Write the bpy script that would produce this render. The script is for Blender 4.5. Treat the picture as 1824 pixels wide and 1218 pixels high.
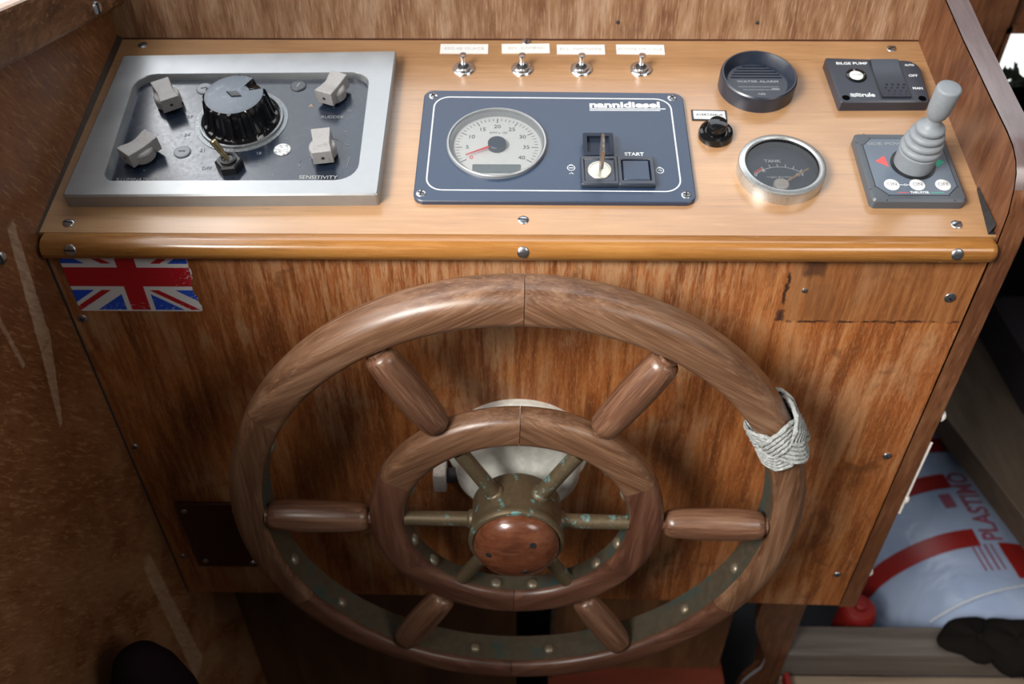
import bpy, math, random
from math import sin, cos, pi, radians as rad, sqrt, atan2, hypot
from mathutils import Vector, Matrix
from mathutils.geometry import tessellate_polygon

random.seed(7)
scene = bpy.context.scene
COL = scene.collection
for ob in list(bpy.data.objects):
    bpy.data.objects.remove(ob, do_unlink=True)

# ------------------------------------------------------------------ camera
cam_data = bpy.data.cameras.new('camera')
cam = bpy.data.objects.new('camera', cam_data)
COL.objects.link(cam)
cam.location = (0.00378, -0.54501, 0.38084)
cam.rotation_euler = (rad(48.279), rad(0.0824), rad(0.567))
cam_data.sensor_width = 36.0
cam_data.lens = 36.0 * 1610.39 / 1824.0
cam_data.clip_start = 0.02
cam_data.dof.use_dof = True
cam_data.dof.focus_distance = 0.64
cam_data.dof.aperture_fstop = 7.0
scene.camera = cam

# ------------------------------------------------------------------ light
scene.view_settings.view_transform = 'Standard'
scene.view_settings.look = 'None'
scene.view_settings.exposure = 0.12
scene.view_settings.gamma = 1.0
scene.view_settings.use_curve_mapping = False

world = bpy.data.worlds.new('overcast_sky')
scene.world = world
world.use_nodes = True
bg = world.node_tree.nodes['Background']
bg.inputs['Color'].default_value = (0.95, 0.97, 1.0, 1)
bg.inputs['Strength'].default_value = 0.05


def area_light(name, loc, target, size, power, color, spread=180):
    d = bpy.data.lights.new(name, 'AREA')
    d.shape = 'RECTANGLE'
    d.size, d.size_y = size
    d.energy = power
    d.color = color
    d.spread = math.radians(spread)
    o = bpy.data.objects.new(name, d)
    o.location = loc
    o.rotation_euler = (Vector(target) - Vector(loc)).to_track_quat('-Z', 'Y').to_euler()
    COL.objects.link(o)
    return o


# daylight through the wheelhouse windscreen, then three unseen lights added to brighten the panel
area_light('windscreen_daylight', (0.22, 0.86, 1.15), (0.18, 0.08, 0.0), (1.8, 0.55), 8.2, (0.90, 0.95, 1.0))
area_light('corner_pane_daylight', (-0.77, 0.86, 1.15), (-0.27, 0.1, 0.02), (0.16, 0.40), 2.4, (0.95, 0.97, 1.0))
area_light('added_overhead_fill', (0.45, -0.60, 1.45), (0.15, 0.0, -0.1), (0.6, 0.5), 0.3, (1.0, 0.96, 0.90), 120)  # added overhead fill for the front panel
area_light('added_right_fill', (1.0, -0.85, 0.85), (0.2, 0.0, -0.2), (0.5, 0.5), 0.9, (1.0, 0.95, 0.88), 70)  # right-hand fill added for the panel and the left wall
area_light('unseen_aft_left_key', (-0.88, -1.0, 1.0), (0.2, 0.0, -0.2), (0.7, 0.6), 13.5, (1.0, 0.965, 0.91), 90)  # unseen aft-left key placed to light the panel's right half
LEFT_WINDOW = 3.6


# ------------------------------------------------------------------ node helpers
class Nodes:
    """tiny expression helper for procedural materials"""
    def __init__(self, name):
        self.mat = bpy.data.materials.new(name)
        self.mat.use_nodes = True
        self.t = self.mat.node_tree
        self.bsdf = self.t.nodes['Principled BSDF']

    def link(self, a, sock):
        if isinstance(a, (int, float)):
            sock.default_value = a
        elif isinstance(a, tuple):
            sock.default_value = a if len(a) != 3 or sock.type == 'VECTOR' else (*a, 1)
        else:
            self.t.links.new(a, sock)

    def coord(self):
        return self.t.nodes.new('ShaderNodeTexCoord').outputs['Object']

    def xyz(self, v):
        n = self.t.nodes.new('ShaderNodeSeparateXYZ')
        self.link(v, n.inputs[0])
        return n.outputs[0], n.outputs[1], n.outputs[2]

    def m(self, op, a, b=0.0, c=0.0, clamp=False):
        n = self.t.nodes.new('ShaderNodeMath')
        n.operation = op
        n.use_clamp = clamp
        self.link(a, n.inputs[0]); self.link(b, n.inputs[1]); self.link(c, n.inputs[2])
        return n.outputs[0]

    def scale(self, v, s):
        n = self.t.nodes.new('ShaderNodeMapping')
        self.link(v, n.inputs['Vector'])
        n.inputs['Scale'].default_value = s
        return n.outputs[0]

    def rot(self, v, r, s=(1, 1, 1)):
        n = self.t.nodes.new('ShaderNodeMapping')
        self.link(v, n.inputs['Vector'])
        n.inputs['Rotation'].default_value = r
        n.inputs['Scale'].default_value = s
        return n.outputs[0]

    def noise(self, v, scale=1.0, detail=3.0, rough=0.55, dist=0.0):
        n = self.t.nodes.new('ShaderNodeTexNoise')
        self.link(v, n.inputs['Vector'])
        n.inputs['Scale'].default_value = scale
        n.inputs['Detail'].default_value = detail
        n.inputs['Roughness'].default_value = rough
        n.inputs['Distortion'].default_value = dist
        return n.outputs[0]

    def rand(self):
        return self.t.nodes.new('ShaderNodeObjectInfo').outputs['Random']

    def offset(self, v, k):
        """shift the pattern from object to object so that no two pieces share a grain"""
        n = self.t.nodes.new('ShaderNodeVectorMath'); n.operation = 'ADD'
        c = self.t.nodes.new('ShaderNodeCombineXYZ')
        r = self.m('MULTIPLY', self.rand(), k)
        for i in range(3):
            self.link(r, c.inputs[i])
        self.link(v, n.inputs[0]); self.link(c.outputs[0], n.inputs[1])
        return n.outputs[0]

    def ramp(self, f, *stops):
        n = self.t.nodes.new('ShaderNodeValToRGB')
        self.link(f, n.inputs[0])
        el = n.color_ramp.elements
        while len(el) < len(stops):
            el.new(0.5)
        for e, (p, c) in zip(el, stops):
            e.position = p
            e.color = (*c, 1) if isinstance(c, tuple) else (c, c, c, 1)
        return n.outputs[0]

    def step(self, f, lo, hi):
        n = self.t.nodes.new('ShaderNodeMapRange')
        n.interpolation_type = 'SMOOTHSTEP'
        self.link(f, n.inputs[0])
        n.inputs[1].default_value = lo
        n.inputs[2].default_value = hi
        return n.outputs[0]

    def mix(self, f, a, b, mode='MIX'):
        n = self.t.nodes.new('ShaderNodeMix')
        n.data_type = 'RGBA'
        n.blend_type = mode
        self.link(f, n.inputs[0]); self.link(a, n.inputs[6]); self.link(b, n.inputs[7])
        return n.outputs[2]

    def box(self, x, y, x0, x1, y0, y1, e=0.001):
        a = self.m('MULTIPLY', self.step(x, x0 - e, x0 + e), self.step(x, x1 + e, x1 - e))
        b = self.m('MULTIPLY', self.step(y, y0 - e, y0 + e), self.step(y, y1 + e, y1 - e))
        return self.m('MULTIPLY', a, b)

    def bump(self, h, strength=0.3, dist=0.001):
        n = self.t.nodes.new('ShaderNodeBump')
        n.inputs['Strength'].default_value = strength
        n.inputs['Distance'].default_value = dist
        self.link(h, n.inputs['Height'])
        self.link(n.outputs[0], self.bsdf.inputs['Normal'])

    def set(self, color=None, rough=None, metal=None, coat=None, coat_rough=None, spec=None):
        b = self.bsdf.inputs
        for v, k in ((color, 'Base Color'), (rough, 'Roughness'), (metal, 'Metallic'), (coat, 'Coat Weight'),
                     (coat_rough, 'Coat Roughness'), (spec, 'Specular IOR Level')):
            if v is not None:
                self.link(v, b[k])
        return self.mat


def plain(name, color, rough=0.5, metal=0.0, vary=0.12, bump=0.0, scale=300, spec=None, coat=None):
    n = Nodes(name)
    f = n.noise(n.coord(), scale, 4)
    d = tuple(c * (1 - vary) for c in color)
    l = tuple(min(1, c * (1 + vary)) for c in color)
    c = n.ramp(f, (0.3, d), (0.7, l))
    if bump:
        n.bump(f, bump, 0.0005)
    return n.set(c, n.ramp(f, (0.3, rough * 0.85), (0.7, min(1, rough * 1.15))), metal, coat=coat, spec=spec)


def worn(name, color, wear, amount, rough, metal=0.0, scale=120, edge=0.04, spec=None):
    """paint or metal with irregular worn or stained spots of another colour"""
    n = Nodes(name)
    v = n.coord()
    f = n.noise(v, scale, 6, 0.65)
    g = n.noise(v, scale * 6, 3)
    base = n.mix(n.step(g, 0.35, 0.7), color, tuple(c * 1.2 for c in color))
    k = n.step(f, 1 - amount, 1 - amount + edge)
    n.bump(g, 0.08, 0.0004)
    return n.set(n.mix(k, base, wear), n.ramp(g, (0.3, rough * .85), (0.7, min(1, rough * 1.2))), metal, spec=spec)


def wood(name, dark, mid, pale, grain=(12, 260, 260), broad=(4, 40, 40), pores=0.35, rough=0.42, coat=0.25, shift=0.0, bump=0.15,
         coat_rough=0.2):
    """grain runs along the axis with the small scale"""
    n = Nodes(name)
    v = n.coord()
    if shift:
        v = n.offset(v, shift)
    b = n.noise(n.scale(v, broad), 1, 4, 0.6, 0.6)
    g = n.noise(n.scale(v, grain), 1, 4, 0.65)
    c = n.ramp(b, (0.30, dark), (0.52, mid), (0.75, pale))
    c = n.mix(n.m('MULTIPLY', n.step(g, 0.5, 0.72), pores), c, tuple(min(1, p * 1.25) for p in pale))
    c = n.mix(n.m('MULTIPLY', n.step(g, 0.47, 0.28), pores), c, tuple(d * 0.6 for d in dark))
    n.bump(g, bump, 0.0005)
    return n.set(c, n.ramp(g, (0.3, rough * 0.85), (0.7, rough * 1.2)), 0, coat, coat_rough)


# ------------------------------------------------------------------ materials
def make_front_panel_material():
    """varnished plywood, weathered in vertical streaks; x across, z up (metres)"""
    n = Nodes('weathered_varnished_plywood')
    v = n.coord()
    x, y, z = n.xyz(v)
    s1 = n.noise(n.scale(v, (75, 1, 6.0)), 1, 6, 0.66, 0.5)
    s2 = n.noise(n.scale(v, (300, 1, 24)), 1, 5, 0.65, 0.3)
    fine = n.noise(n.scale(v, (1300, 1, 150)), 1, 3, 0.6)
    blot = n.noise(n.scale(v, (13, 1, 9)), 1, 5, 0.62, 0.4)
    c = n.ramp(s1, (0.28, (0.110, 0.029, 0.008)), (0.48, (0.275, 0.080, 0.019)), (0.66, (0.43, 0.160, 0.047)))
    c = n.mix(n.m('MULTIPLY', n.step(s2, 0.50, 0.68), 0.50), c, (0.49, 0.23, 0.09))
    c = n.mix(n.m('MULTIPLY', n.step(s2, 0.48, 0.30), 0.55), c, (0.10, 0.036, 0.012))
    # bare, washed-out wood where the varnish has gone: mostly left and middle
    left = n.m('SUBTRACT', 0.60, n.m('MULTIPLY', n.step(x, -0.05, 0.28), 0.06))
    k = n.step(n.m('ADD', n.m('MULTIPLY', blot, 0.55), n.m('MULTIPLY', s1, 0.45)), 0.50, 0.62)
    k = n.m('MULTIPLY', k, n.m('SUBTRACT', 1.0, n.m('MULTIPLY', n.step(x, 0.02, 0.3), 0.45)))
    top = n.m('MULTIPLY', n.step(n.m('ADD', z, n.m('MULTIPLY', s1, 0.08)), -0.09, 0.03), n.step(s2, 0.42, 0.62))
    k = n.m('MAXIMUM', k, n.m('MULTIPLY', top, n.m('MULTIPLY', n.step(x, -0.26, -0.1), n.step(x, 0.22, 0.12))))
    c = n.mix(n.m('MULTIPLY', k, 0.62), c, (0.44, 0.275, 0.15))
    c = n.mix(n.m('MULTIPLY', n.step(fine, 0.52, 0.70), 0.42), c, (0.57, 0.31, 0.14))
    c = n.mix(n.m('MULTIPLY', n.step(fine, 0.46, 0.30), 0.40), c, (0.07, 0.027, 0.010))
    # darker, redder water stains
    st = n.noise(n.scale(v, (16, 1, 11)), 1.7, 4, 0.6, 1.0)
    c = n.mix(n.m('MULTIPLY', n.step(st, 0.56, 0.70), 0.6), c, (0.115, 0.040, 0.014))
    # clean rectangle upper right where a plate used to be, with a dark glue line round it
    inside = n.box(x, z, 0.206, 0.37, -0.0785, 0.0, 0.0015)
    c = n.mix(n.m('MULTIPLY', inside, 0.6), c, n.ramp(s2, (0.3, (0.16, 0.058, 0.019)), (0.7, (0.30, 0.125, 0.043))))
    wob = n.m('MULTIPLY', n.m('SUBTRACT', n.noise(v, 160, 4), 0.5), 0.006)
    xx = n.m('ADD', x, wob); zz = n.m('ADD', z, wob)
    line = n.m('MAXIMUM', n.box(xx, zz, 0.2045, 0.2075, -0.078, -0.030, 0.0008), n.box(xx, zz, 0.212, 0.352, -0.0795, -0.0775, 0.0008))
    c = n.mix(n.m('MULTIPLY', line, n.step(n.noise(v, 90, 3), 0.38, 0.55)), c, (0.045, 0.018, 0.010))
    blob = n.m('MAXIMUM', n.box(xx, zz, 0.203, 0.2095, -0.078, -0.067, 0.001), n.box(xx, zz, 0.216, 0.232, -0.034, -0.015, 0.003))
    c = n.mix(n.m('MULTIPLY', blob, 0.75), c, (0.05, 0.022, 0.014))
    n.bump(n.m('ADD', n.m('MULTIPLY', s2, 0.5), n.m('MULTIPLY', fine, 0.5)), 0.22, 0.0008)
    r = n.ramp(blot, (0.4, 0.40), (0.65, 0.62))
    return n.set(c, r, 0, 0.12, 0.3)


def make_left_wall_material():
    """dark worn plywood, fibres running slantwise; y forward, z up (metres)"""
    n = Nodes('dark_worn_plywood')
    v = n.coord()
    x, y, z = n.xyz(v)
    w = n.rot(v, (rad(-38), 0, 0))
    s = n.noise(n.scale(w, (1, 330, 70)), 1, 6, 0.72, 0.5)
    b = n.noise(n.scale(w, (1, 22, 14)), 1, 5, 0.62, 0.5)
    c = n.ramp(b, (0.25, (0.135, 0.046, 0.015)), (0.5, (0.205, 0.076, 0.026)), (0.76, (0.28, 0.118, 0.043)))
    c = n.mix(n.m('MULTIPLY', n.step(s, 0.51, 0.66), 0.7), c, (0.40, 0.20, 0.088))
    c = n.mix(n.m('MULTIPLY', n.step(s, 0.46, 0.30), 0.5), c, (0.050, 0.018, 0.008))
    # paler timber low down where the stain has faded
    fade = n.m('MULTIPLY', n.step(z, -0.10, -0.40), n.step(b, 0.38, 0.62))
    c = n.mix(n.m('MULTIPLY', fade, 0.55), c, (0.27, 0.155, 0.075))
    # bare scrapes running down beside the console
    wob = n.m('MULTIPLY', n.m('SUBTRACT', n.noise(v, 150, 4), 0.5), 0.004)

    def scrape(y0, z0, y1, z1, w0, w1, amt, c):
        t = n.m('DIVIDE', n.m('SUBTRACT', z, z0), z1 - z0)
        cy = n.m('ADD', n.m('MULTIPLY', t, y1 - y0), y0)
        d = n.m('ABSOLUTE', n.m('ADD', n.m('SUBTRACT', y, cy), wob))
        wid = n.m('ADD', n.m('MULTIPLY', t, w1 - w0), w0)
        k = n.m('MULTIPLY', n.step(n.m('SUBTRACT', wid, d), -0.0006, 0.0014), n.m('MULTIPLY', n.step(t, -0.02, 0.03), n.step(t, 1.02, 0.97)))
        return n.mix(n.m('MULTIPLY', k, amt), c, n.ramp(s, (0.35, (0.33, 0.20, 0.125)), (0.65, (0.50, 0.345, 0.225))))
    c = scrape(-0.026, 0.025, -0.046, -0.070, 0.0055, 0.0095, 0.95, c)
    c = scrape(-0.046, -0.070, -0.070, -0.132, 0.0095, 0.003, 0.95, c)
    c = scrape(-0.080, -0.006, -0.078, -0.062, 0.0025, 0.0025, 0.65, c)
    c = scrape(-0.045, -0.345, -0.040, -0.56, 0.009, 0.014, 0.6, c)
    n.bump(s, 0.3, 0.0010)
    return n.set(c, n.ramp(b, (0.3, 0.42), (0.7, 0.62)), 0, 0.08, 0.3)


M = {}
M['panel'] = make_front_panel_material()
M['wall'] = make_left_wall_material()
M['dash'] = wood('honey_varnished_mahogany', (0.32, 0.165, 0.075), (0.425, 0.238, 0.112), (0.51, 0.30, 0.15),
                 grain=(22, 420, 60), broad=(2.2, 14, 8), pores=0.28, rough=0.32, coat=1.0, bump=0.04, coat_rough=0.24)
M['nosing'] = wood('varnished_hardwood_nosing', (0.22, 0.082, 0.018), (0.33, 0.140, 0.032), (0.42, 0.20, 0.055),
                   grain=(30, 500, 500), broad=(3, 40, 40), pores=0.35, rough=0.26, coat=0.6, bump=0.04, coat_rough=0.14)
M['back'] = wood('faded_varnished_backboard', (0.15, 0.062, 0.027), (0.28, 0.150, 0.078), (0.42, 0.28, 0.185),
                 grain=(700, 1, 55), broad=(60, 1, 14), pores=0.6, rough=0.5, coat=0.1, bump=0.2)
M['side'] = wood('red_brown_mahogany_ply', (0.070, 0.024, 0.011), (0.135, 0.050, 0.021), (0.215, 0.096, 0.045),
                 grain=(240, 240, 30), broad=(25, 38, 9), pores=0.55, rough=0.42, coat=0.2, bump=0.12)
M['edge'] = wood('plywood_edge_sky_sheen', (0.105, 0.068, 0.064), (0.155, 0.112, 0.112), (0.21, 0.165, 0.168),
                 grain=(300, 40, 40), broad=(60, 7, 7), pores=0.25, rough=0.34, coat=0.8, bump=0.06)  # lilac-grey stands for reflected sky
M['trim'] = wood('old_timber_batten', (0.080, 0.030, 0.012), (0.165, 0.072, 0.030), (0.27, 0.140, 0.066),
                 grain=(1, 120, 300), broad=(1, 16, 50), pores=0.7, rough=0.5, coat=0.1, bump=0.3)
M['teak'] = wood('oiled_teak', (0.088, 0.038, 0.019), (0.160, 0.078, 0.041), (0.26, 0.148, 0.088),
                 grain=(16, 620, 620), broad=(7, 90, 90), pores=0.55, rough=0.38, coat=0.35, shift=9.0, bump=0.25, coat_rough=0.3)
M['teak_dark'] = wood('dark_oiled_teak', (0.060, 0.022, 0.012), (0.110, 0.044, 0.025), (0.18, 0.085, 0.052),
                      grain=(26, 420, 420), broad=(7, 75, 75), pores=0.35, rough=0.40, coat=0.30, shift=5.0, bump=0.15, coat_rough=0.3)
M['handle'] = wood('turned_teak', (0.082, 0.033, 0.018), (0.148, 0.068, 0.038), (0.25, 0.138, 0.085),
                   grain=(620, 620, 18), broad=(90, 90, 8), pores=0.55, rough=0.36, coat=0.4, shift=7.0, bump=0.15, coat_rough=0.25)
M['cap'] = wood('polished_red_burl', (0.075, 0.020, 0.009), (0.145, 0.045, 0.020), (0.22, 0.085, 0.042),
                grain=(60, 300, 300), broad=(28, 46, 46), pores=0.35, rough=0.28, coat=0.6, bump=0.06, coat_rough=0.15)
M['cover'] = wood('dark_mahogany_cover', (0.040, 0.009, 0.004), (0.055, 0.013, 0.006), (0.075, 0.020, 0.009),
                  grain=(200, 1, 20), broad=(30, 1, 4), pores=0.2, rough=0.4, coat=0.2)
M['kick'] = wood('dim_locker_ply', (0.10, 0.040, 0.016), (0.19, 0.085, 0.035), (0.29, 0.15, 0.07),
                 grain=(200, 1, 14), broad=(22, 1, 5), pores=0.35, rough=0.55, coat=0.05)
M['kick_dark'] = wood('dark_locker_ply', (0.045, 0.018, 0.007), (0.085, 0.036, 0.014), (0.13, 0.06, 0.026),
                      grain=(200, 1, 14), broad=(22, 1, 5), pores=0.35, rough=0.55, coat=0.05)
M['redfloor'] = wood('red_painted_floor', (0.16, 0.030, 0.014), (0.22, 0.042, 0.019), (0.27, 0.06, 0.028),
                     grain=(14, 200, 1), broad=(4, 20, 1), pores=0.2, rough=0.5, coat=0.05)
M['plank'] = wood('grey_brown_plank', (0.048, 0.031, 0.021), (0.075, 0.051, 0.034), (0.105, 0.074, 0.05),
                  grain=(200, 14, 200), broad=(20, 5, 20), pores=0.25, rough=0.6, coat=0.0)
M['step'] = wood('grey_step_timber', (0.095, 0.075, 0.064), (0.14, 0.116, 0.10), (0.19, 0.16, 0.14),
                 grain=(12, 300, 300), broad=(4, 60, 60), pores=0.25, rough=0.6, coat=0.0)
M['floor'] = wood('pale_cabin_sole', (0.22, 0.155, 0.11), (0.33, 0.25, 0.18), (0.42, 0.33, 0.25),
                  grain=(12, 300, 300), broad=(3, 30, 30), pores=0.25, rough=0.6, coat=0.0)
M['plyedge'] = plain('raw_grey_ply_edge', (0.36, 0.37, 0.42), 0.7)
M['grout'] = plain('dark_brown_sealant', (0.045, 0.026, 0.017), 0.7)
M['darkjoint'] = plain('black_sealant', (0.02, 0.018, 0.02), 0.5)
M['zinc'] = worn('worn_zinc_screw', (0.55, 0.57, 0.60), (0.26, 0.20, 0.14), 0.38, 0.30, 1.0, 500)
M['hole'] = plain('dark_hole', (0.003, 0.003, 0.003), 1.0, spec=0.0)
M['slot'] = plain('screw_slot_shadow', (0.03, 0.03, 0.035), 0.6)
M['chrome'] = plain('chrome', (0.72, 0.74, 0.76), 0.16, 1.0, 0.05)
M['steel'] = worn('brushed_bezel_steel', (0.56, 0.58, 0.58), (0.44, 0.43, 0.40), 0.42, 0.36, 0.9, 200, 0.15)
M['alu'] = plain('matt_grey_alloy', (0.37, 0.385, 0.40), 0.34, 0.5, 0.07, 0.03, 60)
M['alu_edge'] = M['alu']
def faceplate_material():
    n = Nodes('scuffed_black_plate')
    f = n.noise(n.coord(), 60, 5, 0.6)
    g = n.noise(n.coord(), 420, 3)
    c = n.mix(n.m('MULTIPLY', n.step(f, 0.52, 0.70), 0.5), (0.011, 0.018, 0.034), (0.030, 0.038, 0.055))
    n.bump(f, 0.05, 0.0006)
    return n.set(c, n.ramp(g, (0.3, 0.20), (0.7, 0.28)), spec=0.7)


M['faceplate'] = faceplate_material()
M['black'] = plain('black_plastic', (0.012, 0.013, 0.016), 0.38)
M['satin'] = plain('satin_black_panel', (0.016, 0.034, 0.075), 0.40, 0, 0.08, 0.05, 900, 0.9)
M['gloss'] = plain('gloss_black_bakelite', (0.007, 0.007, 0.008), 0.10, 0, 0.1)
M['bakelite_top'] = worn('mottled_bakelite_top', (0.09, 0.11, 0.14), (0.22, 0.25, 0.28), 0.48, 0.34, 0.0, 140, 0.25)  # paler, mottled top against the black knob sides
M['knobgrey'] = worn('stained_grey_knob', (0.315, 0.305, 0.305), (0.21, 0.195, 0.185), 0.47, 0.5, 0.0, 140, 0.25)
M['dialring'] = worn('worn_dial_ring', (0.23, 0.25, 0.26), (0.42, 0.44, 0.44), 0.45, 0.35, 0.6, 300, 0.1)
M['plug'] = plain('grey_slotted_plug', (0.24, 0.26, 0.29), 0.4)
M['plug_worn'] = worn('white_scraped_plug', (0.30, 0.32, 0.34), (0.78, 0.80, 0.80), 0.55, 0.5, 0.0, 420, 0.06)
M['plug_dark'] = plain('dark_plug', (0.05, 0.055, 0.065), 0.35)
M['brasslever'] = plain('tarnished_brass_lever', (0.55, 0.47, 0.28), 0.32, 1.0, 0.2)
M['print'] = plain('white_print', (0.78, 0.82, 0.84), 0.5)
M['print_mid'] = plain('worn_print', (0.44, 0.46, 0.46), 0.5)
M['print_dim'] = plain('faded_print', (0.26, 0.28, 0.30), 0.5)
M['print_grey'] = plain('grey_print', (0.20, 0.21, 0.24), 0.5)
M['print_faint'] = plain('faint_label_print', (0.50, 0.52, 0.52), 0.5)
M['ink'] = plain('black_ink', (0.02, 0.02, 0.02), 0.5)
M['label'] = plain('white_label_tape', (0.80, 0.82, 0.82), 0.45, 0, 0.04)
M['dialface'] = plain('white_dial_face', (0.80, 0.82, 0.82), 0.5, 0, 0.03)
M['lcd'] = plain('grey_display', (0.16, 0.20, 0.22), 0.25)
M['needle'] = plain('red_needle', (0.75, 0.05, 0.045), 0.4)
M['red'] = plain('red_arrow', (0.75, 0.10, 0.10), 0.45)
M['green'] = plain('green_arrow', (0.03, 0.46, 0.30), 0.45)
M['orange'] = plain('orange_pointer', (0.62, 0.36, 0.14), 0.45)
M['greyface'] = plain('grey_control_plate', (0.075, 0.088, 0.105), 0.38, 0, 0.1, 0.06, 1500)
M['greyface2'] = plain('grey_membrane', (0.115, 0.145, 0.19), 0.34, 0, 0.06)
M['rubber'] = plain('grey_rubber', (0.22, 0.245, 0.27), 0.5, 0, 0.05)
M['slate'] = plain('slate_black_plastic', (0.014, 0.020, 0.036), 0.34, 0, 0.1, 0.05, 1200, 0.8)
M['key'] = plain('worn_key_metal', (0.58, 0.52, 0.48), 0.35, 1.0, 0.15)
M['barrel'] = plain('pale_lock_barrel', (0.62, 0.60, 0.52), 0.35, 0.7, 0.08)
M['white'] = worn('off_white_gelcoat', (0.78, 0.775, 0.71), (0.62, 0.60, 0.48), 0.34, 0.38, 0.0, 22, 0.3)
M['whiteplastic'] = plain('white_plastic', (0.66, 0.62, 0.58), 0.4)
M['bronze'] = worn('verdigris_bronze', (0.135, 0.100, 0.058), (0.17, 0.34, 0.33), 0.445, 0.45, 0.45, 60, 0.05)
M['hoop'] = worn('verdigris_bronze_hoop', (0.100, 0.082, 0.056), (0.060, 0.098, 0.090), 0.50, 0.45, 0.35, 30, 0.15)
M['rivet'] = worn('bronze_rivet', (0.25, 0.20, 0.14), (0.12, 0.17, 0.15), 0.5, 0.42, 0.6, 150, 0.2)
M['darkrubber'] = plain('dark_maroon_cover', (0.013, 0.006, 0.009), 0.95, spec=0.1)
M['cushion'] = plain('dark_maroon_cushion', (0.014, 0.009, 0.013), 0.8)
M['darklump'] = plain('dark_lump', (0.010, 0.008, 0.007), 1.0, spec=0.1)
M['redthing'] = plain('red_enamel', (0.26, 0.012, 0.008), 0.5)
M['cord'] = plain('white_cord', (0.62, 0.66, 0.72), 0.6)
M['dim'] = plain('unlit_cabin_paint', (0.012, 0.012, 0.015), 0.7)  # darkness of the unlit cabin put into a near-black colour
M['leaf'] = plain('dark_leaves', (0.010, 0.016, 0.008), 0.6)


def rope_material():
    n = Nodes('grey_white_rope')
    v = n.coord()
    f = n.noise(v, 700, 4, 0.6)
    c = n.ramp(f, (0.3, (0.20, 0.205, 0.20)), (0.55, (0.35, 0.365, 0.36)), (0.75, (0.47, 0.485, 0.48)))
    n.bump(f, 0.4, 0.0004)
    return n.set(c, 0.85)


M['rope'] = rope_material()


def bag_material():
    n = Nodes('white_vinyl_blue_light')
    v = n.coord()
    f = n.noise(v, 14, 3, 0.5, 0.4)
    c = n.ramp(f, (0.3, (0.34, 0.43, 0.62)), (0.7, (0.44, 0.53, 0.72)))  # blue light on the white vinyl mixed into its colour
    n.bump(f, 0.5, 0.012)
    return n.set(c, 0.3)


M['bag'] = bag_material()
M['bagred'] = plain('red_vinyl_band', (0.33, 0.020, 0.016), 0.4)
M['bagprint'] = plain('dull_red_print', (0.32, 0.10, 0.15), 0.5)


def glass_material():
    n = Nodes('gauge_glass')
    t = n.t
    tr = t.nodes.new('ShaderNodeBsdfTransparent')
    gl = t.nodes.new('ShaderNodeBsdfGlossy')
    gl.inputs['Roughness'].default_value = 0.12
    fr = t.nodes.new('ShaderNodeFresnel')
    fr.inputs['IOR'].default_value = 1.45
    mx = t.nodes.new('ShaderNodeMixShader')
    t.links.new(fr.outputs[0], mx.inputs[0])
    t.links.new(tr.outputs[0], mx.inputs[1])
    t.links.new(gl.outputs[0], mx.inputs[2])
    t.links.new(mx.outputs[0], t.nodes['Material Output'].inputs['Surface'])
    return n.mat


M['glass'] = glass_material()


def flag_material():
    """lower two thirds of a flag sticker with scratches; local x 0..0.0975, z down from 0.0335 to -0.0335 about the cross"""
    n = Nodes('union_flag_print')
    v = n.coord()
    x, y, z = n.xyz(v)
    blue, red, white = (0.010, 0.080, 0.60), (0.46, 0.012, 0.022), (0.70, 0.71, 0.73)
    ax = n.m('ABSOLUTE', x)
    az = n.m('ABSOLUTE', z)
    d = n.m('SUBTRACT', n.m('MULTIPLY', ax, 0.0335 / 0.0485), az)      # signed offset from the diagonals
    ad = n.m('ABSOLUTE', d)
    e = 0.0003
    c = n.mix(n.step(ad, 0.0088 + e, 0.0088 - e), blue, white)
    sg = n.m('MULTIPLY', n.m('SIGN', x), n.m('SIGN', z))
    dd = n.m('MULTIPLY', d, sg)
    k = n.m('MULTIPLY', n.step(dd, -0.0002, 0.0002), n.step(dd, 0.0050 + e, 0.0050 - e))
    c = n.mix(k, c, red)
    w = n.m('MAXIMUM', n.step(ax, 0.0112 + e, 0.0112 - e), n.step(az, 0.0126 + e, 0.0126 - e))
    c = n.mix(w, c, white)
    r = n.m('MAXIMUM', n.step(ax, 0.0074 + e, 0.0074 - e), n.step(az, 0.0090 + e, 0.0090 - e))
    c = n.mix(r, c, red)
    # white border and scratches, heavier at the torn right and lower edges
    border = n.m('MAXIMUM', n.step(z, -0.0318, -0.0325), n.step(x, 0.0462, 0.0470))
    sc = n.noise(n.scale(v, (260, 1, 600)), 1, 6, 0.75)
    edge = n.m('MULTIPLY', n.m('MAXIMUM', n.step(x, 0.018, 0.047), n.step(z, -0.012, -0.033)), 0.13)
    k2 = n.step(n.m('ADD', sc, edge), 0.685, 0.72)
    c = n.mix(n.m('MAXIMUM', border, k2), c, white)
    return n.set(c, 0.35)


M['flag'] = flag_material()


def emissive(name, color, strength):
    n = Nodes(name)
    n.bsdf.inputs['Emission Color'].default_value = (*color, 1)
    n.bsdf.inputs['Emission Strength'].default_value = strength
    return n.set(color, 0.5)


M['leftpane'] = emissive('overcast_window_pane', (1.0, 0.985, 0.955), LEFT_WINDOW)
M['skypane'] = emissive('bright_daylit_pane', (0.95, 1.0, 0.97), 1.3)

# ------------------------------------------------------------------ mesh helpers (all lengths in millimetres)
K = 0.001


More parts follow.
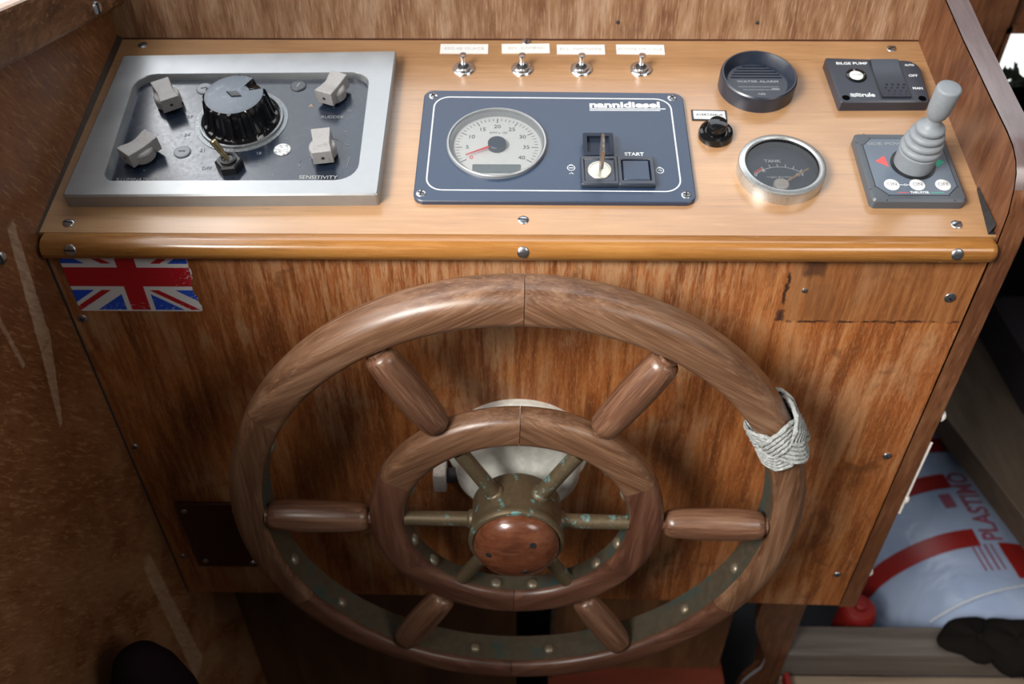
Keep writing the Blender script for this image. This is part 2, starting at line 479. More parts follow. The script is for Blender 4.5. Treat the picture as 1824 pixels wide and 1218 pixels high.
class Mesh:
    def __init__(self):
        self.v, self.f = [], []

    def add(self, verts, faces):
        o = len(self.v)
        self.v += [tuple(p) for p in verts]
        self.f += [tuple(i + o for i in f) for f in faces]
        return self

    def box(self, x0, x1, y0, y1, z0, z1):
        v = [(x, y, z) for z in (z0, z1) for y in (y0, y1) for x in (x0, x1)]
        return self.add(v, [(0, 2, 3, 1), (4, 5, 7, 6), (0, 1, 5, 4), (2, 6, 7, 3), (0, 4, 6, 2), (1, 3, 7, 5)])

    def prism(self, outline, z0, z1, bevel=0.0, holes=()):
        """outline (list of xy) raised from z0 to z1, with a chamfered top edge and straight holes"""
        loops = []
        n = len(outline)
        if bevel:
            ins = inset(outline, bevel)
            rings = [(outline, z0), (outline, z1 - bevel), (ins, z1 - bevel * 0.3) if False else (ins, z1)]
        else:
            rings = [(outline, z0), (outline, z1)]
        v, f = [], []
        for pts, z in rings:
            v += [(p[0], p[1], z) for p in pts]
        for k in range(len(rings) - 1):
            for i in range(n):
                j = (i + 1) % n
                f.append((k * n + i, k * n + j, (k + 1) * n + j, (k + 1) * n + i))
        top = rings[-1][0]
        polys = [[Vector((p[0], p[1], 0)) for p in top]] + [[Vector((p[0], p[1], 0)) for p in h] for h in holes]
        flat = [p for poly in polys for p in poly]
        o = len(v)
        v += [(p.x, p.y, z1) for p in flat]
        for t in tessellate_polygon(polys):
            a, b, c = (flat[i] for i in t)
            if (b - a).cross(c - a).z < 0:
                t = (t[0], t[2], t[1])
            f.append(tuple(o + i for i in t))
        base = len(v)
        v += [(p.x, p.y, z0) for p in flat]
        for t in tessellate_polygon(polys):
            a, b, c = (flat[i] for i in t)
            if (b - a).cross(c - a).z > 0:
                t = (t[0], t[2], t[1])
            f.append(tuple(base + i for i in t))
        for h in holes:
            m = len(h)
            q = len(v)
            v += [(p[0], p[1], z1) for p in h] + [(p[0], p[1], z0) for p in h]
            for i in range(m):
                j = (i + 1) % m
                f.append((q + i, q + j, q + m + j, q + m + i))
        return self.add(v, f)

    def ring(self, outer, inner, levels):
        """band between two outlines with equal point counts; levels: list of (t 0 outer..1 inner, z)"""
        n = len(outer)
        v, f = [], []
        for t, z in levels:
            v += [(a[0] + (b[0] - a[0]) * t, a[1] + (b[1] - a[1]) * t, z) for a, b in zip(outer, inner)]
        for k in range(len(levels) - 1):
            for i in range(n):
                j = (i + 1) % n
                f.append((k * n + i, k * n + j, (k + 1) * n + j, (k + 1) * n + i))
        return self.add(v, f)

    def lathe(self, prof, seg=32, c=(0, 0, 0), ax=None, rad_fn=None):
        """profile [(r, z)] turned about the local z axis, ax = optional 3x3 (x, y, z columns)"""
        v, f = [], []
        rows = []
        for k, (r, z) in enumerate(prof):
            if r < 1e-6:
                rows.append([len(v)]); v.append((0, 0, z))
            else:
                row = []
                for i in range(seg):
                    a = 2 * pi * i / seg
                    rr = r * (rad_fn(a, k) if rad_fn else 1)
                    row.append(len(v)); v.append((rr * cos(a), rr * sin(a), z))
                rows.append(row)
        for a, b in zip(rows, rows[1:]):
            for i in range(seg):
                j = (i + 1) % seg
                if len(a) == 1 and len(b) == 1:
                    continue
                if len(a) == 1:
                    f.append((a[0], b[i], b[j]))
                elif len(b) == 1:
                    f.append((a[i], a[j], b[0]))
                else:
                    f.append((a[i], a[j], b[j], b[i]))
        if ax:
            X, Y, Z = (Vector(q) for q in ax)
            v = [tuple(X * p[0] + Y * p[1] + Z * p[2]) for p in v]
        v = [(p[0] + c[0], p[1] + c[1], p[2] + c[2]) for p in v]
        return self.add(v, f)

    def tube(self, pts, r, seg=8, closed=False, lobes=0, twist=0.0, depth=0.0):
        pts = [Vector(p) for p in pts]
        n = len(pts)
        up = Vector((0, 0, 1))
        v, f = [], []
        t0 = None
        for i, p in enumerate(pts):
            if closed:
                t = (pts[(i + 1) % n] - pts[i - 1]).normalized()
            else:
                t = (pts[min(i + 1, n - 1)] - pts[max(i - 1, 0)]).normalized()
            if t0 is None:
                side = t.cross(up if abs(t.z) < 0.9 else Vector((1, 0, 0))).normalized()
            else:
                side = (side - t * side.dot(t)).normalized()
            t0 = t
            b = t.cross(side)
            for k in range(seg):
                a = 2 * pi * k / seg
                rr = r(i / (n - 1)) if callable(r) else r
                if lobes:
                    rr *= 1 - depth * (0.5 + 0.5 * cos(lobes * a + twist * i))
                v.append(tuple(p + (side * cos(a) + b * sin(a)) * rr))
        for i in range(n if closed else n - 1):
            j = (i + 1) % n
            for k in range(seg):
                l = (k + 1) % seg
                f.append((i * seg + k, i * seg + l, j * seg + l, j * seg + k))
        if not closed:
            f.append(tuple(range(seg))[::-1])
            f.append(tuple((n - 1) * seg + k for k in range(seg)))
        return self.add(v, f)

    def xf(self, fn):
        self.v = [tuple(fn(Vector(p))) for p in self.v]
        return self

    def data(self, name, mat, smooth=35):
        me = bpy.data.meshes.new(name)
        me.from_pydata([(a * K, b * K, c * K) for a, b, c in self.v], [], self.f)
        me.validate(clean_customdata=False)
        if smooth:
            me.polygons.foreach_set('use_smooth', [True] * len(me.polygons))
            me.set_sharp_from_angle(angle=rad(smooth))
        me.materials.append(M[mat] if isinstance(mat, str) else mat)
        me.update()
        return me

    def obj(self, name, mat, parent=None, smooth=35, bevel=0, label=None):
        o = bpy.data.objects.new(name, self.data(name, mat, smooth))
        COL.objects.link(o)
        if parent is not None:
            o.parent = parent
        if bevel:
            b = o.modifiers.new('bevel', 'BEVEL')
            b.width = bevel * K
            b.segments = 2
            b.limit_method = 'ANGLE'
            b.angle_limit = rad(40)
        if label:
            o['label'] = label
        return o


def inset(pts, d):
    n = len(pts)
    area = sum(pts[i][0] * pts[(i + 1) % n][1] - pts[(i + 1) % n][0] * pts[i][1] for i in range(n))
    s = 1 if area > 0 else -1
    out = []
    for i in range(n):
        a, b, c = (Vector(pts[(i + k) % n][:2]) for k in (-1, 0, 1))
        e1, e2 = (b - a), (c - b)
        if e1.length < 1e-6 or e2.length < 1e-6:
            out.append((b.x, b.y)); continue
        e1.normalize(); e2.normalize()
        n1, n2 = Vector((-e1.y, e1.x)) * s, Vector((-e2.y, e2.x)) * s
        m = n1 + n2
        if m.length < 1e-6:
            m = n1
        m.normalize()
        q = d / max(0.35, m.dot(n1))
        out.append((b.x + m.x * q, b.y + m.y * q))
    return out


def rpoly(pts, r, seg=6):
    """polygon with rounded corners; r one radius or one per corner"""
    n = len(pts)
    rs = r if isinstance(r, (list, tuple)) else [r] * n
    out = []
    for i in range(n):
        p0, p, p1 = (Vector(pts[(i + k) % n]) for k in (-1, 0, 1))
        u, w = (p0 - p).normalized(), (p1 - p).normalized()
        ang = u.angle(w)
        if rs[i] <= 0:
            out += [tuple(p)] * (seg + 1) if seg else [tuple(p)]
            continue
        t = rs[i] / math.tan(ang / 2)
        c = p + (u + w).normalized() * (rs[i] / sin(ang / 2))
        a, b = p + u * t - c, p + w * t - c
        a0 = atan2(a.y, a.x)
        da = (atan2(b.y, b.x) - a0 + pi) % (2 * pi) - pi
        for k in range(seg + 1):
            q = a0 + da * k / seg
            out.append((c.x + rs[i] * cos(q), c.y + rs[i] * sin(q)))
    return out


def rect(x0, x1, y0, y1, r=0, seg=5):
    pts = [(x0, y0), (x1, y0), (x1, y1), (x0, y1)]
    return rpoly(pts, r, seg) if r else pts


def circle(x, y, r, n=40):
    return [(x + r * cos(2 * pi * i / n), y + r * sin(2 * pi * i / n)) for i in range(n)]


def thing(name, label, cat, loc=(0, 0, 0), rot=(0, 0, 0), group=None):
    o = bpy.data.objects.new(name, None)
    o.empty_display_size = 0.02
    COL.objects.link(o)
    o.location = [c * K for c in loc]
    o.rotation_euler = rot
    o['label'] = label
    o['category'] = cat
    if group:
        o['group'] = group
    return o


def tag(o, label, cat, group=None):
    o['label'] = label
    o['category'] = cat
    if group:
        o['group'] = group
    return o


def struct(o):
    o['kind'] = 'structure'
    return o


def copy_tree(o, parent=None):
    c = o.copy()
    COL.objects.link(c)
    if parent is not None:
        c.parent = parent
    for ch in list(o.children):
        copy_tree(ch, c)
    return c


def text(body, parent, mat, x, y, z, size, name='lettering', align='CENTER', rotz=0.0, bold=0.0, width=None, mtx=None, height=0.12):
    """flat printed lettering, size = letter height in mm"""
    cu = bpy.data.curves.new(name, 'FONT')
    cu.body = body
    cu.size = size * K / 0.69
    cu.align_x = align
    cu.align_y = 'CENTER'
    cu.extrude = height * K / 2
    cu.offset = bold * K
    cu.resolution_u = 3
    tmp = bpy.data.objects.new('tmp', cu)
    COL.objects.link(tmp)
    bpy.context.view_layer.update()
    me = bpy.data.meshes.new_from_object(tmp.evaluated_get(bpy.context.evaluated_depsgraph_get()))
    bpy.data.objects.remove(tmp, do_unlink=True)
    me.name = name
    if width:
        xs = [v.co.x for v in me.vertices]
        k = width * K / max(1e-6, max(xs) - min(xs))
        for v in me.vertices:
            v.co.x *= k
    tr = Matrix.Translation((x * K, y * K, z * K)) @ Matrix.Rotation(rotz, 4, 'Z')
    me.transform(mtx @ tr if mtx else tr)
    me.materials.clear()
    me.materials.append(M[mat])
    o = bpy.data.objects.new(name, me)
    COL.objects.link(o)
    o.parent = parent
    return o


ALPHA = rad(13.017)                     # slope of the instrument board


def on_dash(u, v, h=0.0):
    """board coordinates (mm across, mm up the slope, mm above it) to scene millimetres"""
    return (u, v * cos(ALPHA) - h * sin(ALPHA), v * sin(ALPHA) + h * cos(ALPHA))


def dash_thing(name, label, cat, u, v, rotz=0.0, group=None):
    o = thing(name, label, cat, on_dash(u, v), (0, 0, 0), group)
    o.rotation_euler = (Matrix.Rotation(ALPHA, 3, 'X') @ Matrix.Rotation(rotz, 3, 'Z')).to_euler()
    return o


# ------------------------------------------------------------------ setting
# left side of the wheelhouse: inner face at x = -350
m = Mesh()
m.add([(x, y, z) for x in (-372, -350) for y, z in ((-900, -1150), (420, -1150), (420, 60), (-900, 285))], [(0, 1, 2, 3), (7, 6, 5, 4), (0, 4, 5, 1), (1, 5, 6, 2), (2, 6, 7, 3), (3, 7, 4, 0)])
struct(m.obj('wall_left', 'wall', smooth=0))
# heavy batten along the left wall, lower edge rising towards the stern
m = Mesh()
prof = [(-900, 286), (240, 78), (240, 113), (-900, 321)]
m.add([(x, y, z) for x in (-350, -336) for y, z in prof], [(0, 3, 2, 1), (4, 5, 6, 7), (0, 1, 5, 4), (1, 2, 6, 5), (2, 3, 7, 6), (3, 0, 4, 7)])
o = struct(m.obj('trim_1', 'trim', smooth=0, bevel=3))


def screw_mesh(r, dome=1.2, slot=True, cross=False):
    a = Mesh().lathe([(r, -1.0), (r, 0.15), (r * 0.92, dome * 0.5), (r * 0.6, dome * 0.88), (0, dome)], 20)
    b = Mesh()
    w = r * 0.16
    zt = dome + 0.12
    if slot or cross:
        L = r * (0.62 if cross else 0.86)
        b.box(-L, L, -w, w, dome * 0.45, zt)
        if cross:
            b.box(-w, w, -L, L, dome * 0.45, zt)
    return a, b


_sc = {}


def screw(parent, x, y, z, r=4.0, normal='z', rotz=0.0, cross=False, dome=1.2, mat='zinc', name='screw', deep=True):
    """one screw with its slot, sharing mesh data; normal: local z, or -y for upright boards"""
    key = (r, cross, dome, mat)
    if key not in _sc:
        a, b = screw_mesh(r, dome, True, cross)
        _sc[key] = (a.data(name, mat), b.data('screw_slot', 'slot', 0))
    a, b = _sc[key]
    s = bpy.data.objects.new(name, a)
    COL.objects.link(s)
    s.parent = parent
    s.location = (x * K, y * K, z * K)
    if normal == 'z':
        s.rotation_euler = (0, 0, rotz)
    elif normal == 'y':
        s.rotation_euler = (rad(90), rotz, 0)
    elif normal == 'x':
        s.rotation_euler = (rotz, rad(90), 0)
    elif isinstance(normal, Matrix):
        s.rotation_euler = (normal @ Matrix.Rotation(rotz, 3, 'Z')).to_euler()
    if deep:
        t = bpy.data.objects.new('screw_slot', b)
        COL.objects.link(t)
        t.parent = s
    return s


screw(o, -335.5, 168, 100, 5.0, 'x', 0.5, dome=2.5)
# side window above the batten
m = Mesh()
prof = [(-200, 175), (200, 107), (200, 640), (-200, 640)]
m.add([(x, y, z) for x in (-366, -360) for y, z in prof], [(0, 1, 2, 3), (7, 6, 5, 4), (0, 4, 5, 1), (1, 5, 6, 2), (2, 6, 7, 3), (3, 7, 4, 0)])
struct(m.obj('window_2', 'leftpane', smooth=0))
wl = bpy.data.objects['wall_left']
screw(wl, -349.5, -52, 15, 4.6, 'x', 0.8, dome=2.5)
# dark sealant fillet where the board meets the left wall
m = Mesh()
for (v0, v1, w0, w1) in ((-2, 228, 1.2, 4.0),):
    pts = [on_dash(-350, v0, 0.3), on_dash(-350 + w0, v0, 0.3), on_dash(-350 + w1, v1, 0.3), on_dash(-350, v1, 0.3),
           on_dash(-350, v0, 2), on_dash(-350, v1, 4)]
    m.add(pts, [(0, 1, 2, 3), (1, 4, 5, 2), (0, 4, 1), (3, 2, 5)])
struct(m.obj('trim_2', 'grout', smooth=0))

# wheelhouse sole and the cabin to the right, seen past the console
struct(Mesh().box(-372, 1500, -900, 92, -980, -950).obj('floor', 'kick_dark', smooth=0))
struct(Mesh().box(369, 1100, -60, 91, -835, -806).obj('trim_5', 'floor', smooth=0, bevel=2))
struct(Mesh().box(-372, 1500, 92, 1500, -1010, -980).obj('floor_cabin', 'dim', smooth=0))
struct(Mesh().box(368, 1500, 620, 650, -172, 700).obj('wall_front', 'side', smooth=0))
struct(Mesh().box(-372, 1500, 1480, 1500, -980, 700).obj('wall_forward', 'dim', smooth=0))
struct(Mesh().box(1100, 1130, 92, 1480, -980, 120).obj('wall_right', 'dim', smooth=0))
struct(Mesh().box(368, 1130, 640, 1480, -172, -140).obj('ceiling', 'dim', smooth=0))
# lit side light low in the bulkhead, frame and pane
w = struct(Mesh().box(640, 900, 612, 619, -172, -103).obj('window_1', 'skypane', smooth=0))
Mesh().box(632, 640, 604, 622, -172, -95).obj('window_frame', 'side', w, 0)
Mesh().box(632, 900, 604, 622, -103, -95).obj('window_frame', 'side', w, 0)
struct(Mesh().box(590, 634, 604, 620, -172, 300).obj('trim_3', 'side', smooth=0))

# ------------------------------------------------------------------ the console
console = thing('helm_console', 'varnished wooden helm console with sloping instrument board and streaked front panel', 'console', (0, 0, 0))
# sloping instrument board
m = Mesh()
m.add([on_dash(x, v, h) for h in (-15, 0) for v in (0, 229) for x in (-350, 350)],
      [(0, 2, 3, 1), (4, 5, 7, 6), (0, 1, 5, 4), (2, 6, 7, 3), (0, 4, 6, 2), (1, 3, 7, 5)])
m.obj('instrument_board', 'dash', console, 0)
# rounded nosing along its front edge
prof = [(-0.4, -17), (-0.4, -0.1)]
prof += [(-6 - 8.5 * sin(rad(15 * k)), -8.6 + 8.5 * cos(rad(15 * k))) for k in range(13)]
xs = [-345, -344, 344, 347, 348.5]
sh = [1.0, 1.0, 1.0, 0.93, 0.80]
m = Mesh()
v = []
cy, cz = -5, -8.5
for x, s in zip(xs, sh):
    v += [(x, cy + (y - cy) * s, cz + (z - cz) * s) for y, z in prof]
n = len(prof)
f = [tuple(range(n)), tuple((len(xs) - 1) * n + i for i in range(n))[::-1]]
for k in range(len(xs) - 1):
    for i in range(n):
        j = (i + 1) % n
        f.append((k * n + i, (k + 1) * n + i, (k + 1) * n + j, k * n + j))
m.add(v, f)
nosing = m.obj('nosing', 'nosing', console, 30)
# front panel with a slightly uneven bottom edge
m = Mesh()
zb = [(-349, -462), (-120, -465), (120, -470), (349.0, -479)]
v = [(x, y, z) for y in (-3.8, 14) for x, z in zb] + [(x, y, -8) for y in (-3.8, 14) for x, z in zb]
f = []
for i in range(3):
    f += [(i, i + 1, 9 + i, 8 + i), (4 + i, 12 + i, 13 + i, 5 + i), (i, 4 + i, 5 + i, i + 1)]
f += [(0, 8, 12, 4), (3, 7, 15, 11)]
m.add(v, f)
m.obj('front_panel', 'panel', console, 0)
Mesh().box(347.6, 350.2, -2.6, 14, -478, -9).obj('joint', 'slot', console, 0)
Mesh().box(-350, -348.3, -4.3, 0, -462, -18).obj('joint', 'slot', console, 0)

# side board on the right: standing plank with a rounded front shoulder
side = [(-4, -481), (-4.5, -60), (-5, -5), (-3, 22), (2, 38), (7, 48), (14, 55), (24, 60.5), (38, 64.5), (78, 72.5), (116, 80.5), (143, 86),
        (193, 98), (300, 124), (300, -200), (112, -950), (88, -950), (88, -481)]
m = Mesh().prism([(y, z) for y, z in side], 350, 368, 1.5)
m.xf(lambda p: Vector((p.z, p.x, p.y)))
sb = m.obj('side_board', 'side', console, 30)
# edge face of that board, sky reflection put into its lilac-grey colour
pts = side[4:14]
m = Mesh()
v, f = [], []
for y, z in pts:
    v += [(349.85, y - 0.12, z + 0.10), (368.05, y - 0.12, z + 0.10)]
for i in range(len(pts) - 1):
    f.append((2 * i, 2 * i + 1, 2 * i + 3, 2 * i + 2))
m.add(v, f)
m.obj('edge_face', 'edge', sb, 60)
m = Mesh()
m.add([on_dash(344.5, 2, 0.3), on_dash(350, 2, 0.3), on_dash(350, 48, 0.3), on_dash(349.3, 48, 0.3), on_dash(349.2, 6, 6), on_dash(349.6, 48, 3)],
      [(0, 1, 2, 3), (0, 4, 5, 3)])
m.obj('sealant_joint', 'darkjoint', console, 0)
# board behind the instruments
zb0 = on_dash(0, 228)[2]
back = Mesh().box(-350, 350, 222, 240, 30, 115).obj('back_board', 'back', console, 0)
Mesh().box(-350, 350, 221.2, 222.5, zb0 - 3, zb0 + 1).obj('joint', 'cover', console, 0)
for x in (87, 207):
    Mesh().lathe([(1.6, 0), (1.2, 0.8), (0, 0.9)], 10, (x, 221.6, zb0 + 16), ((1, 0, 0), (0, 0, 1), (0, -1, 0))).obj('nail_hole', 'slot', console)

# screws of the console
for i, (u, v_, rz) in enumerate([(-326.7, 219, 0.6), (8.5, 225, 1.4), (324.3, 217, 0.5), (-330.2, 9.5, -0.15), (6.0, 14.3, -0.1), (324.4, 11.7, 0.55)]):
    screw(console, *on_dash(u, v_, 0.0), 4.2, Matrix.Rotation(ALPHA, 3, 'X'), rz)
for x, rz in ((-322.9, -0.05), (6.0, 0.15), (318.8, 0.3)):
    screw(console, x, -14.0, -5.8, 4.4, Matrix.Rotation(rad(71), 3, 'X'), rz)
for x, z, r in ((-344.1 + 3, -79.4, 4.2), (-345.0 + 3, -230.2, 3.6), (332.3, -53.9, 4.6), (334.4, -236.4, 4.2), (334.6 - 1, -421.3, 4.2), (220.1, -47.5, 2.2),
                (-342.6 + 3, -397.4, 3.2)):
    screw(console, x, -3.9, z, r, 'y', random.uniform(-0.7, 0.7), cross=True, dome=1.4)
# dark inspection cover low on the left
cov = Mesh().box(-325, -248, -7.6, -3.6, -410, -308).obj('inspection_cover', 'cover', console, 0, 0.8)
for x, z in ((-317.8, -318.9), (-268.9, -318.3), (-315.6, -400.0), (-268.0, -402.5)):
    screw(cov, x, -7.7, z, 2.9, 'y', random.uniform(-1, 1), deep=False)
# lower part: set-back locker front with cut-outs
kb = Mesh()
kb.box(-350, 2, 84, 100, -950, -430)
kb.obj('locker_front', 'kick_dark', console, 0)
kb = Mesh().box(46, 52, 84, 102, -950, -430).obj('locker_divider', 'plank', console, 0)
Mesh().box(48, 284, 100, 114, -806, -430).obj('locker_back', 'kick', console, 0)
Mesh().box(46, 290, 30, 112, -835, -806).obj('locker_floor', 'redfloor', console, 0)
wav = [(309, -430), (309, -650), (313, -680), (322, -705), (331, -728), (338, -752), (337, -775), (324, -800), (319, -812), (316, -830), (312, -950), (352, -950), (352, -430)]
m = Mesh().prism(wav[::-1], -98, -84)
m.xf(lambda p: Vector((p.x, -p.z, p.y)))
wv = m.obj('locker_front', 'kick', console, 0)
wv.data.materials[0] = M['side']
m = Mesh()
pts = wav[1:11]
v, f = [], []
for x, z in pts:
    v += [(x - 0.3, 83.4, z), (x - 0.3, 87.5, z)]
for i in range(len(pts) - 1):
    f.append((2 * i, 2 * i + 1, 2 * i + 3, 2 * i + 2))
m.add(v, f)
m.obj('raw_edge', 'plyedge', wv, 60)
Mesh().box(-350, 350, 300, 312, -950, 20).obj('locker_rear', 'dim', console, 0)
Mesh().box(-350, 350, -3, 240, -20, -14).obj('underside', 'dim', console, 0)
# white plastic caps and thin cable on the outer face of the side board
for z, y in ((-189, 2), (-300, 0), (-425, 4)):
    Mesh().lathe([(6.0, 0), (6.0, 2), (4.5, 4.2), (0, 5.2)], 16, (368, y, z), ((0, 1, 0), (0, 0, 1), (1, 0, 0))).obj('cable_cap', 'whiteplastic', console)
Mesh().tube([(369.4, -2.5, -220), (369.6, -2.0, -270), (369.4, -2.5, -320)], 1.4, 8).obj('cable', 'whiteplastic', console)

# ------------------------------------------------------------------ flag sticker
flag = Mesh()
fx, fz = -291.3, -37.5
ol = [(-48.5, -31.6), (-46.9, -33.5), (46.0, -33.5), (47.4, -32.5), (47.8, -28.5), (46.2, -24.5), (46.7, -20), (44.4, -15), (44.6, -8),
      (47.2, -0.5), (46.6, 1.5), (47.6, 3), (47.7, 7), (46.4, 9), (46.9, 12), (46.8, 20.2), (-48.5, 20.2)]
flag.prism([(x, z) for x, z in ol], 0, 0.5)
flag.xf(lambda p: Vector((p.x, -p.z, p.y)))
o = tag(flag.obj('flag_sticker', 'flag', None, 0), 'scratched red white and blue flag sticker below the nosing on the left', 'sticker')
o.location = (fx * K, -3.85 * K, fz * K)

# ------------------------------------------------------------------ autopilot control unit, left
CU, CV = -217.5, 110.0
ap = dash_thing('autopilot_control', 'grey framed autopilot control with big fluted black dial and four grey knobs', 'control panel', CU, CV)


def L(u, v_):
    return (u - CU, v_ - CV)


outer = rpoly([L(-335.3, 25.4), L(-101.4, 28.4), L(-101.7, 197), L(-332, 189.5)], 3, 6)
inner = rpoly([L(-309.5, 41), L(-118.4, 43), L(-121, 168.5), L(-314.5, 165)], [8, 17, 15, 17], 6)
inner2 = rpoly([L(-308.5, 42), L(-119.4, 44), L(-122, 167.5), L(-313.5, 164)], [8, 17, 15, 17], 6)
m = Mesh()
m.ring(outer, inset(outer, 1.2), [(0, 0), (0, 10.8), (1, 12)])
m.ring(inset(outer, 1.2), inner, [(0, 12), (1, 12)])
m.ring(inner, inner2, [(0, 12), (0.35, 11.4), (1, 6)])
m.obj('bezel', 'alu', ap, 25)
Mesh().prism(inset(inner2, -2), 0.2, 6.0).obj('faceplate', 'faceplate', ap, 0)
dc = L(-219.3, 115)
Mesh().lathe([(36.5, 6), (36.5, 6.5), (33.5, 6.7), (33.0, 8.6), (31.5, 8.8), (31.0, 6.2), (0, 6.2)], 64, (*dc, 0)).obj('dial_ring', 'dialring', ap)
# ticks round the dial ring
m = Mesh()
for k in range(72):
    a = 2 * pi * k / 72
    r0, r1 = (33.8, 37.2) if k % 6 == 0 else (33.8, 35.8)
    w_ = 0.16
    t, nrm = Vector((cos(a), sin(a), 0)), Vector((-sin(a), cos(a), 0))
    q = [t * r0 - nrm * w_, t * r1 - nrm * w_, t * r1 + nrm * w_, t * r0 + nrm * w_]
    m.add([(p.x + dc[0], p.y + dc[1], 6.85) for p in q], [(0, 1, 2, 3)])
m.obj('dial_ticks', 'print_grey', ap, 0)
# fluted dial knob, with the pointer notch cut at its upper right
NA = rad(38)


def flute(a, k):
    if k < 3 or k > 8:
        s = 1.0
    else:
        s = 1 + 0.030 * (1 if cos(20 * a) > 0.1 else -1)
    d = abs((a - NA + pi) % (2 * pi) - pi)
    if k >= 6 and d < rad(19):
        s *= (0.93, 0.74, 0.60, 0.55)[k - 6]
    return s


kn = Mesh().lathe([(30.5, 6.4), (30.5, 8.2), (29.0, 10.0), (27.6, 10.6), (26.6, 14), (25.6, 20), (24.6, 26), (24.0, 30), (23.5, 31.6), (22.6, 32.4)],
                  160, (*dc, 0), rad_fn=flute)
knob = kn.obj('dial_knob', 'gloss', ap, 30)
m = Mesh().lathe([(22.6, 32.4), (20, 32.8), (0, 33.0)], 160, (*dc, 0), rad_fn=lambda a, k: (0.55 if (k < 2 and abs((a - NA + pi) % (2 * pi) - pi) < rad(19)) else 1.0))
m.obj('knob_top', 'bakelite_top', knob, 30)
m = Mesh().prism([(-7, 0), (0, -3.6), (7, 0), (0, 3.6)], 33.0, 33.9, 0.5)
m.add([(x, y, 34.0) for x, y in ((-3, -.9), (3, -.9), (3, .9), (-3, .9))], [(0, 1, 2, 3)])
m.xf(lambda p: Matrix.Rotation(rad(-22), 3, 'Z') @ p + Vector((dc[0] + 0.5, dc[1] - 0.5, 0)))
m.obj('knob_emblem', 'gloss', knob, 0)


def bar_knob(u, v_, ang, name_mat='knobgrey'):
    """grey bar knob with waisted top and round boss; local +x is the end with the set screw"""
    x0, y0 = L(u, v_)
    R_ = Matrix.Translation((x0, y0, 6)) @ Matrix.Rotation(ang, 4, 'Z')
    m = Mesh()
    st = []
    for k in range(9):
        t = -1 + 2 * k / 8
        x = 13.5 * t
        hw = 8.0 - 1.2 * cos(t * pi / 2) ** 2
        zt = 15.6 - 1.9 * cos(t * pi / 2) ** 2
        st.append([(x, -hw, 3.6), (x, -hw * 0.92, zt), (x, hw * 0.92, zt), (x, hw, 3.6)])
    v = [p for s in st for p in s]
    f = [(0, 1, 2, 3), tuple(32 + i for i in (3, 2, 1, 0))]
    for k in range(8):
        for i in range(4):
            j = (i + 1) % 4
            f.append((4 * k + i, 4 * (k + 1) + i, 4 * (k + 1) + j, 4 * k + j))
    m.add(v, f)
    m.lathe([(10.4, 2.2), (10.4, 9.0), (9.4, 10.6), (5, 11)], 28)
    m.xf(lambda p: R_ @ p)
    k_ = m.obj('knob', name_mat, ap, 30, 0.5)
    Mesh().lathe([(8.4, 0), (8.4, 2.3), (0, 2.3)], 24).xf(lambda p: R_ @ p).obj('knob_base', 'black', k_)
    h = Mesh().lathe([(1.25, 13.4), (1.25, 13.75), (0, 13.75)], 12, (0, 0, 0), ((0, 1, 0), (0, 0, 1), (1, 0, 0)))
    h.xf(lambda p: R_ @ Vector((p.x, p.y, p.z + 9.2)))
    h.obj('set_screw', 'slot', k_)


bar_knob(-281.5, 134.5, rad(-60))
bar_knob(-149.0, 143.5, rad(-112))
bar_knob(-288.0, 72.5, rad(232))
bar_knob(-148.2, 76.0, rad(-81))
for u, v_, mt, rz in ((-257.4, 153.5, 'plug', 0.3), (-180.2, 157.5, 'plug_dark', 1.2), (-259.1, 78.6, 'plug', 0.0), (-181.7, 81.5, 'plug_worn', 0.5)):
    x, y = L(u, v_)
    p_ = Mesh().lathe([(6.6, 6), (6.6, 6.6), (5.8, 7.2), (0, 7.3)], 28, (x, y, 0)).obj('screw_plug', mt, ap)
    s_ = Mesh().box(-2.6, 2.6, -0.5, 0.5, 7.2, 7.45)
    s_.xf(lambda q: Matrix.Rotation(rz, 3, 'Z') @ q + Vector((x, y, 0)))
    if mt in ('plug', 'plug_dark'):
        s_.obj('plug_slot', 'ink' if mt == 'plug' else 'print_dim', p_, 0)
x, y = L(-218.5, 62.5)
sw = Mesh().prism([(x + 10.5 * cos(rad(60 * k + 8)), y + 10.5 * sin(rad(60 * k + 8))) for k in range(6)], 6, 13.5, 1.2)
sw.lathe([(6.3, 13.4), (6.3, 15.2), (4.6, 15.6), (4.0, 14.6), (0, 14.6)], 24, (x, y, 0))
tg = sw.obj('toggle_switch', 'black', ap, 30)
Mesh().tube([(x, y, 13.5), (x - 4.3, y + 2.0, 21), (x - 8.2, y + 4.0, 28.5), (x - 8.6, y + 4.2, 29.2)], lambda t: 1.9 + 1.0 * min(1, t * 1.5) - (0.9 if t > 0.95 else 0), 14).obj('lever', 'brasslever', tg)
for body, u, v_, s, mt, rz in (('ILLUMINATION', -287.5, 48.3, 3.4, 'print_dim', 0), ('SENSITIVITY', -149.8, 51.5, 3.6, 'print_mid', 0), ('RUDDER', -147.5, 119.5, 3.2, 'print_dim', 0),
                               ('OFF', -236.5, 60.8, 3.2, 'print_grey', 0), ('27', -262.0, 119, 3.2, 'print_grey', 0), ('24', -259.5, 98, 3.2, 'print_grey', 0.0),
                               ('21', -243.5, 80.4, 3.2, 'print_grey', 0.0), ('18', -199.5, 77.5, 3.0, 'print_grey', 0), ('15', -180.2, 93.5, 3.0, 'print_grey', 0),
                               ('A', -166.5, 133.0, 3.4, 'orange', 0.1), ('10', -134.5, 127, 2.8, 'print_grey', 0)):
    x, y = L(u, v_)
    text(body, ap, mt, x, y, 6.15, s, rotz=rz, width={'ILLUMINATION': 30, 'SENSITIVITY': 29, 'RUDDER': 18}.get(body))
